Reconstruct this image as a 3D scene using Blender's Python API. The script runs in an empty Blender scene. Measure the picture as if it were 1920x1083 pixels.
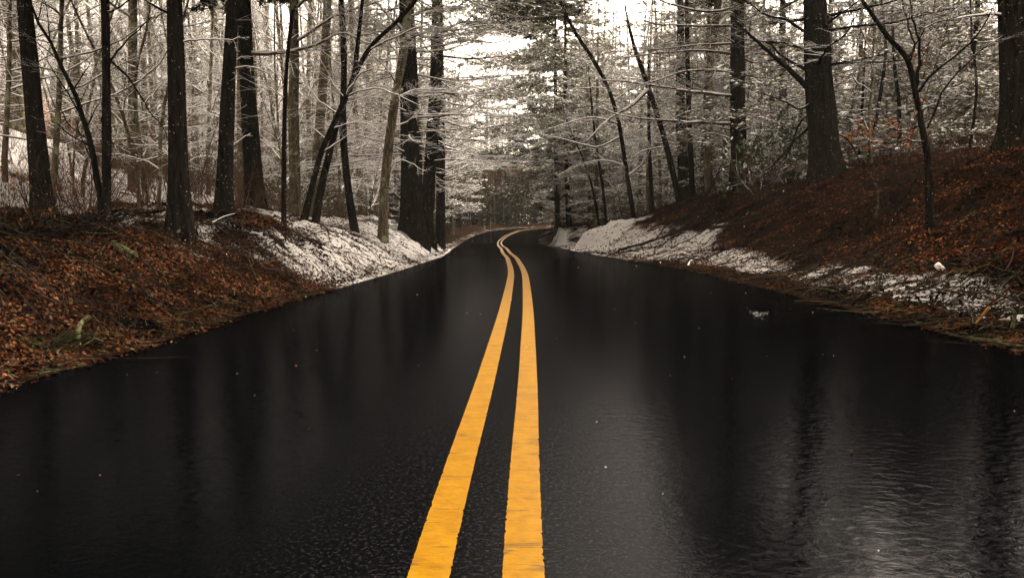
import bpy, math, random
import numpy as np
from mathutils import Vector, Matrix

R = math.radians
S = bpy.context.scene
COL = S.collection
# ------------------------------------------------------------------ camera
EYE = 0.84
FPX = 1600.0            # focal length in pixels of the 1920 px wide photograph
TH = math.atan(126.5 / FPX)
cam_d = bpy.data.cameras.new('camera')
cam = bpy.data.objects.new('camera', cam_d)
COL.objects.link(cam)
cam.location = (0, 0, EYE)
cam.rotation_euler = (R(90) - TH, 0, 0)
cam_d.sensor_width = 36.0
cam_d.lens = 36.0 * FPX / 1920.0
cam_d.clip_end = 3000
cam_d.dof.use_dof = False
S.camera = cam
# ------------------------------------------------------------------ light
SUN_EL, SUN_AZ = R(40), R(35)          # azimuth clockwise from straight ahead
w = bpy.data.worlds.new('World')
S.world = w
w.use_nodes = True
nt = w.node_tree
bg = nt.nodes['Background']
sky = nt.nodes.new('ShaderNodeTexSky')
sky.sky_type = 'NISHITA'
sky.sun_disc = False
sky.sun_elevation = SUN_EL
sky.sun_rotation = SUN_AZ
sky.dust_density = 6.0
sky.air_density = 1.0
hs = nt.nodes.new('ShaderNodeHueSaturation')
hs.inputs['Saturation'].default_value = 0.12
mul = nt.nodes.new('ShaderNodeMix')
mul.data_type = 'RGBA'
mul.blend_type = 'MULTIPLY'
mul.inputs[0].default_value = 1.0
mul.inputs[7].default_value = (1.0, 0.87, 0.70, 1)
nt.links.new(sky.outputs[0], hs.inputs['Color'])
nt.links.new(hs.outputs[0], mul.inputs[6])
nt.links.new(mul.outputs[2], bg.inputs[0])
bg.inputs[1].default_value = 0.15
sun_d = bpy.data.lights.new('sun', 'SUN')
sun_d.energy = 1.0
sun_d.angle = R(14)
sun_d.color = (1.0, 0.94, 0.86)
sun = bpy.data.objects.new('sun', sun_d)
COL.objects.link(sun)
sd = Vector((math.sin(SUN_AZ) * math.cos(SUN_EL), math.cos(SUN_AZ) * math.cos(SUN_EL), math.sin(SUN_EL)))
sun.rotation_euler = (-sd).to_track_quat('-Z', 'Y').to_euler()
S.view_settings.view_transform = 'Standard'
S.view_settings.look = 'None'
S.view_settings.exposure = 2.7
S.view_settings.gamma = 1.0
S.render.engine = 'CYCLES'
S.cycles.max_bounces = 5
S.cycles.diffuse_bounces = 2
S.cycles.glossy_bounces = 3
S.cycles.transmission_bounces = 2
S.cycles.volume_bounces = 0
S.cycles.transparent_max_bounces = 4
S.cycles.use_denoising = True

# ------------------------------------------------------------------ pixel rays and terrain
def P(px, py, d):
    """point at depth Y=d seen at pixel (px, py) of the photograph (used to measure positions)"""
    a = (px - 960.0) / FPX
    b = (541.5 - py) / FPX
    y = math.cos(TH) + b * math.sin(TH)
    z = -math.sin(TH) + b * math.cos(TH)
    k = d / y
    return Vector((a * k, d, EYE + z * k))

def to_px(x, y, z):
    dy, dz = y, z - EYE
    dep = dy * math.cos(TH) - dz * math.sin(TH)
    up = dy * math.sin(TH) + dz * math.cos(TH)
    return 960 + FPX * x / dep, 541.5 - FPX * up / dep

RY = [-40, 0, 10, 20.8, 27, 34.6, 46, 57, 62, 68, 76, 85, 95, 110, 130, 300]
RZ = [0, 0, 0, -.05, -.13, -.24, -.48, -.62, -.52, -.28, -.02, .08, .12, .15, .2, .6]
CX = {2: -.092, 2.75: -.075, 3.5: -.05, 4.8: -.02, 6: 0, 7.3: .03, 10: .065, 13.5: .1, 16: .085, 20.8: 0,
      26: -.17, 34: -.33, 46: -.62, 57: -.85, 62: -.82, 68: -.4, 76: .55, 85: 1.9, 95: 4.2, 110: 9.0, 130: 17, 160: 32, 300: 110}
LX = {-40: -2.9, 0: -2.72, 4.4: -2.63, 5.6: -2.53, 8.5: -2.42, 11.2: -2.22, 15.8: -2.0, 22.4: -1.85, 28: -2.1, 35: -2.45,
      46: -3.0, 57: -3.45, 62: -3.4, 68: -3.0, 76: -2.1, 85: -.8, 95: 1.5, 110: 6.2, 130: 14, 160: 29, 300: 106}
RX = {-40: 3.5, 0: 3.4, 5.6: 3.33, 9.7: 3.26, 15.3: 3.2, 18: 2.85, 21.3: 2.5, 28: 2.2, 35: 2.05, 46: 1.95, 57: 1.85, 62: 1.95,
      68: 2.3, 76: 3.2, 85: 4.6, 95: 7, 110: 12, 130: 20, 160: 35, 300: 114}
def itp(d, y): return np.interp(y, sorted(d), [d[k] for k in sorted(d)])
def ss(a, b, x):
    t = np.clip((np.asarray(x, float) - a) / (b - a), 0, 1)
    return t * t * (3 - 2 * t)

_rng = np.random.RandomState(5)
_tab = _rng.rand(256, 256)
def vnoise(x, y):
    xi = np.floor(x).astype(int); yi = np.floor(y).astype(int)
    fx = x - xi; fy = y - yi
    fx = fx * fx * (3 - 2 * fx); fy = fy * fy * (3 - 2 * fy)
    a = _tab[xi % 256, yi % 256]; b = _tab[(xi + 1) % 256, yi % 256]
    c = _tab[xi % 256, (yi + 1) % 256]; d = _tab[(xi + 1) % 256, (yi + 1) % 256]
    return (a * (1 - fx) + b * fx) * (1 - fy) + (c * (1 - fx) + d * fx) * fy - .5
def fbm(x, y, o=4):
    s = 0; a = 1.0
    for i in range(o):
        s = s + a * vnoise(x + 17.3 * i, y + 9.1 * i); x = x * 2.03; y = y * 2.03; a *= .5
    return s

PL_E = [-.3, 0, .25, .6, 1.0, 1.5, 2, 3, 4, 5, 7, 10, 16, 25, 45, 90, 400]
PL_Z = [-.04, .015, .06, .2, .42, .62, .76, .85, .9, 1.0, 1.45, 2.2, 3.6, 6.0, 12, 22, 30]
PR_E = [-.3, 0, .25, .6, .9, 1.3, 2.0, 2.8, 3.6, 4.6, 5.6, 8, 14, 25, 45, 90, 400]
PR_Z = [-.04, .015, .05, .12, .20, .36, .70, 1.08, 1.45, 1.85, 2.05, 2.1, 2.5, 4.0, 9, 18, 28]
ANCH = []      # trunk feet: (x, y, wanted z)
def base_z(x, y, rough=True):
    x = np.asarray(x, float); y = np.asarray(y, float)
    le = itp(LX, y) - x; re = x - itp(RX, y)
    e = np.maximum(le, re)
    fl = np.interp(y, [0, 22, 32, 45, 60, 90], [1, 1, .75, .6, .5, .5])
    fr = np.interp(y, [0, 19, 25, 32, 45, 60, 90], [1, 1, .85, .6, .55, .6, .6])
    fl = fl + (1 - fl) * ss(2, 9, le); fr = fr + (1 - fr) * ss(3, 12, re)
    rz = np.interp(y, RY, RZ)
    zl = np.interp(le, PL_E, PL_Z) * fl
    zr = np.interp(re, PR_E, PR_Z) * fr
    z = np.where(le > re, zl, zr)
    z = z + rz * np.exp(-np.maximum(e, 0) / 10)
    if rough:
        k = ss(.1, 1.2, e)
        z = z + k * (.22 * fbm(x * .45, y * .45, 3) + .15 * fbm(x * 1.7 + 40, y * 1.7, 3)) + ss(0, .35, e) * .06 * fbm(x * 6, y * 6 + 7, 2)
        z = z + ss(8, 30, e) * 1.2 * fbm(x * .08, y * .08, 2)
    inside = e < 0
    z = np.where(inside, rz - .05 + .05 * ss(-.25, 0, e), z)
    return z
def gz(x, y):
    x = np.asarray(x, float); y = np.asarray(y, float)
    z = base_z(x, y)
    if ANCH:
        num = np.zeros_like(z); den = np.full_like(z, .35)
        for ax, ay, dz in ANCH:
            q = np.exp(-((x - ax) ** 2 + ((y - ay) * .6) ** 2) / 1.3)
            num += q * dz; den += q
        e = np.maximum(itp(LX, y) - x, x - itp(RX, y))
        z = z + num / den * 1.35 * ss(.05, .6, e)
    return z
def ground_hit(px, py, d0=2.5, d1=120):
    d = np.exp(np.linspace(math.log(d0), math.log(d1), 900))
    a = P(px, py, 1.0)
    x = a.x * d; z = EYE + (a.z - EYE) * d
    g = gz(x, d)
    hit = z <= g
    if not hit.any(): return ground_hit(px, py + 6, d0, d1)
    k = np.argmax(hit)
    return Vector((x[k], d[k], float(g[k])))

# ------------------------------------------------------------------ mesh builder
class Geo:
    def __init__(s):
        s.L = {}; s.T = []; s.Q = []
    def line(s, pts, rad, k=3, mat=0):
        s.L.setdefault((len(pts), k, mat), []).append((pts, rad))
    def tris(s, V, F, mat=0, col=None): s.T.append((np.asarray(V, float), np.asarray(F, int), mat, col))
    def arrays(s):
        Vs, fl, fs, fm, cs = [], [], [], [], []
        off = 0
        for (n, k, mat), ls in s.L.items():
            A = np.array([[tuple(p) for p in l[0]] for l in ls], float)       # m,n,3
            Rr = np.array([l[1] for l in ls], float)                            # m,n
            m = len(ls)
            T = np.gradient(A, axis=1)
            T /= np.linalg.norm(T, axis=2, keepdims=True) + 1e-12
            avg = np.abs(T.mean(axis=1)[:, 2])
            ref = np.where(avg[:, None] > .8, [[1., 0, 0]], [[0., 0, 1.]])[:, None, :]
            U = np.cross(T, np.broadcast_to(ref, T.shape)); U /= np.linalg.norm(U, axis=2, keepdims=True) + 1e-12
            W = np.cross(T, U)
            ang = np.arange(k) * 2 * math.pi / k + .5
            c = np.cos(ang)[None, None, :, None]; sn = np.sin(ang)[None, None, :, None]
            rr = Rr[:, :, None, None] if Rr.ndim == 2 else Rr[:, :, :, None]
            V = A[:, :, None, :] + rr * (c * U[:, :, None, :] + sn * W[:, :, None, :])
            idx = np.arange(m * n * k).reshape(m, n, k) + off
            a = idx[:, :-1, :]; b = np.roll(a, -1, axis=2); d_ = idx[:, 1:, :]; c_ = np.roll(d_, -1, axis=2)
            q = np.stack([a, b, c_, d_], -1).reshape(-1, 4)
            Vs.append(V.reshape(-1, 3)); fl.append(q.ravel()); fs.append(np.full(len(q), 4)); fm.append(np.full(len(q), mat))
            cs.append(np.full((m * n * k, 3), .5)); off += m * n * k
        for V, F, mat, col in s.T:
            Vs.append(V); fl.append((F + off).ravel()); fs.append(np.full(len(F), F.shape[1])); fm.append(np.full(len(F), mat))
            cs.append(np.full((len(V), 3), .5) if col is None else col); off += len(V)
        return Vs, fl, fs, fm, cs
    def mesh(s, name, mats, smooth=True, origin=None):
        Vs, fl, fs, fm, cs = s.arrays()
        me = bpy.data.meshes.new(name)
        if not Vs: return me
        V = np.concatenate(Vs)
        if origin is not None: V = V - np.array(tuple(origin))
        fl = np.concatenate(fl); fs = np.concatenate(fs); fm = np.concatenate(fm); cs = np.concatenate(cs)
        me.vertices.add(len(V)); me.vertices.foreach_set('co', V.astype(np.float32).ravel())
        me.loops.add(len(fl)); me.loops.foreach_set('vertex_index', fl.astype(np.int32))
        me.polygons.add(len(fs)); st = np.concatenate([[0], np.cumsum(fs)[:-1]])
        me.polygons.foreach_set('loop_start', st.astype(np.int32))
        me.polygons.foreach_set('material_index', fm.astype(np.int32))
        me.polygons.foreach_set('use_smooth', np.full(len(fs), smooth))
        for m in mats: me.materials.append(m)
        me.update(calc_edges=True)
        at = me.color_attributes.new('tint', 'FLOAT_COLOR', 'POINT')
        at.data.foreach_set('color', np.c_[cs, np.ones(len(cs))].astype(np.float32).ravel())
        return me
def link(name, me, parent=None, loc=None):
    o = bpy.data.objects.new(name, me)
    COL.objects.link(o)
    if parent is not None: o.parent = parent
    if loc is not None: o.location = loc
    return o
def tag(o, label=None, cat=None, group=None, kind=None):
    if label: o['label'] = label
    if cat: o['category'] = cat
    if group: o['group'] = group
    if kind: o['kind'] = kind
    return o
def empty(name, loc, label, cat, group=None, rz=0, sc=1):
    o = bpy.data.objects.new(name, None)
    COL.objects.link(o)
    o.location = loc; o.rotation_euler = (0, 0, rz); o.scale = (sc, sc, sc)
    o.empty_display_size = .2
    return tag(o, label, cat, group)

# ------------------------------------------------------------------ materials
def newmat(name, rough=.85):
    m = bpy.data.materials.new(name); m.use_nodes = True
    n = m.node_tree.nodes; b = n['Principled BSDF']; b.inputs['Roughness'].default_value = rough
    b.inputs['Specular IOR Level'].default_value = 0
    return m, m.node_tree, b
def node(t, typ, **kw):
    n = t.nodes.new(typ)
    for k, v in kw.items(): setattr(n, k, v)
    return n
def noise(t, scale, detail=4, coord=None, rough=.55, dist=0):
    n = node(t, 'ShaderNodeTexNoise'); n.inputs['Scale'].default_value = scale
    n.inputs['Detail'].default_value = detail; n.inputs['Roughness'].default_value = rough
    n.inputs['Distortion'].default_value = dist
    if coord is not None: t.links.new(coord, n.inputs['Vector'])
    return n.outputs['Fac']
def ramp(t, fac, stops):
    n = node(t, 'ShaderNodeValToRGB'); cr = n.color_ramp
    while len(cr.elements) > len(stops): cr.elements.remove(cr.elements[-1])
    while len(cr.elements) < len(stops): cr.elements.new(.5)
    for e, (p, c) in zip(cr.elements, stops):
        e.position = p; e.color = (*c, 1) if len(c) == 3 else c
    t.links.new(fac, n.inputs[0]); return n.outputs[0]
def g(v): return (v, v, v)
def mixc(t, fac, a, b, mode='MIX'):
    n = node(t, 'ShaderNodeMix', data_type='RGBA', blend_type=mode)
    for i, v in ((0, fac), (6, a), (7, b)):
        if isinstance(v, bpy.types.NodeSocket): t.links.new(v, n.inputs[i])
        elif isinstance(v, tuple): n.inputs[i].default_value = (*v, 1)
        else: n.inputs[i].default_value = v
    return n.outputs[2]
def mth(t, op, a, b=0.0, clamp=False):
    n = node(t, 'ShaderNodeMath', operation=op, use_clamp=clamp)
    for i, v in ((0, a), (1, b)):
        if isinstance(v, bpy.types.NodeSocket): t.links.new(v, n.inputs[i])
        else: n.inputs[i].default_value = v
    return n.outputs[0]
def bump(t, b, h, strength, dist):
    n = node(t, 'ShaderNodeBump'); n.inputs['Strength'].default_value = strength; n.inputs['Distance'].default_value = dist
    t.links.new(h, n.inputs['Height']); t.links.new(n.outputs[0], b.inputs['Normal']); return n
def normz(t):
    ge = node(t, 'ShaderNodeNewGeometry'); sp = node(t, 'ShaderNodeSeparateXYZ')
    t.links.new(ge.outputs['Normal'], sp.inputs[0]); return sp.outputs[2]
def mapping(t, src, sc):
    mp = node(t, 'ShaderNodeMapping'); mp.inputs['Scale'].default_value = sc
    t.links.new(src, mp.inputs['Vector']); return mp.outputs[0]
SNOW = (.80, .775, .76)

def bark_mat(name, c0, c1, lichen=(.16, .17, .11), lich=.62, fleck=.70, scale=1.0, depth=.03):
    m, t, b = newmat(name, .8); b.inputs['Specular IOR Level'].default_value = 0
    tc = node(t, 'ShaderNodeTexCoord').outputs['Object']
    st = mapping(t, tc, (9 * scale, 9 * scale, 1.6 * scale))
    v = noise(t, 3.0, 5, st, .65, .6)
    c = ramp(t, v, [(.36, c0), (.62, c1)])
    l = ramp(t, noise(t, 2.6, 4, tc, .7), [(lich, g(0)), (lich + .06, g(1))])
    c = mixc(t, l, c, lichen)
    f = ramp(t, noise(t, 38, 2, tc, .6), [(fleck, g(0)), (fleck + .03, g(1))])
    c = mixc(t, f, c, (.55, .53, .5))
    t.links.new(c, b.inputs['Base Color'])
    bump(t, b, v, 1.0, depth)
    return m
def snow_top(name, c0, c1, thr=.25, cover=.45):
    """bark with snow lying on the upward side of each branch"""
    m, t, b = newmat(name, .85); b.inputs['Specular IOR Level'].default_value = 0
    tc = node(t, 'ShaderNodeTexCoord').outputs['Object']
    nz = normz(t)
    n1 = noise(t, 2.2, 3, tc, .6)
    v = noise(t, 30, 2, tc)
    c = ramp(t, v, [(.35, c0), (.65, c1)])
    k = mth(t, 'ADD', nz, mth(t, 'MULTIPLY', mth(t, 'SUBTRACT', n1, cover), 1.8))
    f = ramp(t, k, [(thr, g(0)), (thr + .12, g(1))])
    c = mixc(t, f, c, SNOW)
    t.links.new(c, b.inputs['Base Color'])
    return m
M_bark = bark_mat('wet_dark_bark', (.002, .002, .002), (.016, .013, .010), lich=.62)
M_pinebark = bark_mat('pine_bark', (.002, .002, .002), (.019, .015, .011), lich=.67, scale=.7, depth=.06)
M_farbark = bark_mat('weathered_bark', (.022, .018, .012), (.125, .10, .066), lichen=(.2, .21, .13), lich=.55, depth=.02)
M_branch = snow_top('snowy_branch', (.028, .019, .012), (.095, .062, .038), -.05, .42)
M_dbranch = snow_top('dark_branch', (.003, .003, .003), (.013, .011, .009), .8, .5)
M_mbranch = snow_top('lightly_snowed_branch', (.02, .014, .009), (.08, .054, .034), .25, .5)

def simple(name, stops, scale, rough=.8, coord='Object', trans=0.0):
    m, t, b = newmat(name, rough)
    tc = node(t, 'ShaderNodeTexCoord').outputs[coord]
    t.links.new(ramp(t, noise(t, scale, 3, tc), stops), b.inputs['Base Color'])
    return m
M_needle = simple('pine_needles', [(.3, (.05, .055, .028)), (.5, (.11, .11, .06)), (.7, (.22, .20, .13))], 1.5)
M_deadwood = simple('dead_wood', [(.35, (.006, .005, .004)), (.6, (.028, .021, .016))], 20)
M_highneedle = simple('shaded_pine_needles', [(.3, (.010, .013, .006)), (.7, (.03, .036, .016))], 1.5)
M_evergreen = simple('evergreen_leaf', [(.3, (.03, .045, .018)), (.7, (.09, .115, .05))], 3, .45)
M_snow = simple('snow', [(.3, (.74, .72, .71)), (.7, (.84, .82, .81))], 4, .7)
M_twig = simple('twig', [(.3, (.025, .014, .010)), (.7, (.10, .055, .036))], 2)
M_moss = simple('mossy_wood', [(.35, (.015, .013, .008)), (.5, (.045, .047, .02)), (.65, (.11, .11, .06))], 28)
M_wood = simple('bare_split_wood', [(.35, (.16, .06, .015)), (.65, (.28, .125, .035))], 14)
M_grass = simple('grass_blades', [(.3, (.006, .008, .003)), (.7, (.02, .022, .010))], 3)
def tint_mat(name, rough=.6):
    m, t, b = newmat(name, rough)
    a = node(t, 'ShaderNodeAttribute', attribute_name='tint')
    t.links.new(a.outputs['Color'], b.inputs['Base Color'])
    return m
M_leaf = tint_mat('fallen_leaf', .7)

# ground: leaf mould, roots and patchy wet snow
def ground_mat():
    m, t, b = newmat('forest_floor', .8)
    tc = node(t, 'ShaderNodeTexCoord').outputs['Object']
    a = node(t, 'ShaderNodeAttribute', attribute_name='tint')
    sp = node(t, 'ShaderNodeSeparateColor'); t.links.new(a.outputs['Color'], sp.inputs[0])
    cover, far = sp.outputs[0], sp.outputs[1]
    n1 = noise(t, 9, 6, tc, .7); n2 = noise(t, 42, 3, tc, .7)
    c = ramp(t, mth(t, 'ADD', mth(t, 'MULTIPLY', n1, .5), mth(t, 'MULTIPLY', n2, .5)),
             [(.38, (.002, .002, .002)), (.5, (.008, .005, .003)), (.62, (.03, .012, .006))])
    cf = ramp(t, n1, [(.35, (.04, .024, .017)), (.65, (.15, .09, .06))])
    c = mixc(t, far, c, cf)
    n3 = noise(t, 1.6, 3, tc, .6); n4 = noise(t, 30, 5, tc, .8)
    k = mth(t, 'ADD', mth(t, 'MULTIPLY', n3, .45), mth(t, 'MULTIPLY', n4, .55))
    s = mth(t, 'ADD', k, mth(t, 'SUBTRACT', cover, 1.0))
    s = ramp(t, s, [(.0, g(0)), (.06, g(1))])
    c = mixc(t, s, c, (.48, .455, .44))
    t.links.new(c, b.inputs['Base Color'])
    bump(t, b, mth(t, 'ADD', n2, mth(t, 'MULTIPLY', n4, .6)), .9, .03)
    return m
M_ground = ground_mat()

def road_mat():
    m, t, b = newmat('wet_asphalt', .1)
    tc = node(t, 'ShaderNodeTexCoord').outputs['Object']
    a = node(t, 'ShaderNodeAttribute', attribute_name='tint')
    sp = node(t, 'ShaderNodeSeparateColor'); t.links.new(a.outputs['Color'], sp.inputs[0])
    crown = sp.outputs[0]                     # 1 where the crown of the road stands out of the water film
    gr = noise(t, 130, 4, tc, .75)
    c = ramp(t, gr, [(.38, (.0001, .0002, .0003)), (.75, (.0022, .0025, .003))])
    st2 = ramp(t, noise(t, 75, 3, tc, .8), [(.54, g(0)), (.62, g(1))])
    c = mixc(t, mth(t, 'MULTIPLY', st2, mth(t, 'MULTIPLY', crown, .8)), c, (.016, .016, .017))
    t.links.new(c, b.inputs['Base Color'])
    b.inputs['Specular IOR Level'].default_value = 0
    st = mapping(t, tc, (1.0, 1.25, 1))
    rip = noise(t, 23, 4, st, .62, .7)
    rip2 = noise(t, 3.0, 2, st, .5)
    h = mth(t, 'ADD', mth(t, 'MULTIPLY', rip, .8), mth(t, 'MULTIPLY', rip2, .4))
    h = mth(t, 'ADD', h, mth(t, 'MULTIPLY', mth(t, 'MULTIPLY', gr, crown), .6))
    bn = bump(t, b, h, .31, .006)
    # thin water film over the asphalt
    film = node(t, 'ShaderNodeBsdfGlossy'); film.inputs['Color'].default_value = (.13, .13, .143, 1)
    t.links.new(mth(t, 'ADD', mth(t, 'MULTIPLY', crown, .05), .015), film.inputs['Roughness'])
    fr = node(t, 'ShaderNodeFresnel'); fr.inputs['IOR'].default_value = 1.33
    for n_ in (film, fr): t.links.new(bn.outputs[0], n_.inputs['Normal'])
    mx = node(t, 'ShaderNodeMixShader')
    t.links.new(fr.outputs[0], mx.inputs[0]); t.links.new(b.outputs[0], mx.inputs[1]); t.links.new(film.outputs[0], mx.inputs[2])
    t.links.new(mx.outputs[0], t.nodes['Material Output'].inputs['Surface'])
    return m
M_road = road_mat()

def paint_mat():
    m, t, b = newmat('yellow_road_paint', .35)
    tc = node(t, 'ShaderNodeTexCoord').outputs['Object']
    n = noise(t, 14, 5, tc, .7)
    c = ramp(t, n, [(.3, (.12, .055, .0007)), (.5, (.18, .083, .0009)), (.72, (.21, .108, .003))])
    # cracks across the line where the film has shrunk, and pits where it has worn through
    wv = mapping(t, tc, (.25, 4.2, 1))
    cr = noise(t, 1.3, 3, wv, .5, 1.2)
    cr = mth(t, 'ABSOLUTE', mth(t, 'SUBTRACT', cr, .5))
    cr = ramp(t, cr, [(.0, g(1)), (.012, g(0))])
    gate = ramp(t, noise(t, 5, 2, tc), [(.48, g(0)), (.56, g(1))])
    pit = ramp(t, noise(t, 60, 3, tc, .7), [(.70, g(0)), (.73, g(1))])
    f = mth(t, 'MAXIMUM', mth(t, 'MULTIPLY', cr, gate), pit)
    c = mixc(t, f, c, (.05, .03, .012))
    t.links.new(c, b.inputs['Base Color'])
    st = mapping(t, tc, (1.0, 1.25, 1))
    h = mth(t, 'ADD', noise(t, 24, 4, st, .6), mth(t, 'MULTIPLY', f, -.6))
    bump(t, b, h, .5, .005)
    b.inputs['Roughness'].default_value = .4; b.inputs['Specular IOR Level'].default_value = .03
    return m
M_paint = paint_mat()

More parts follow.
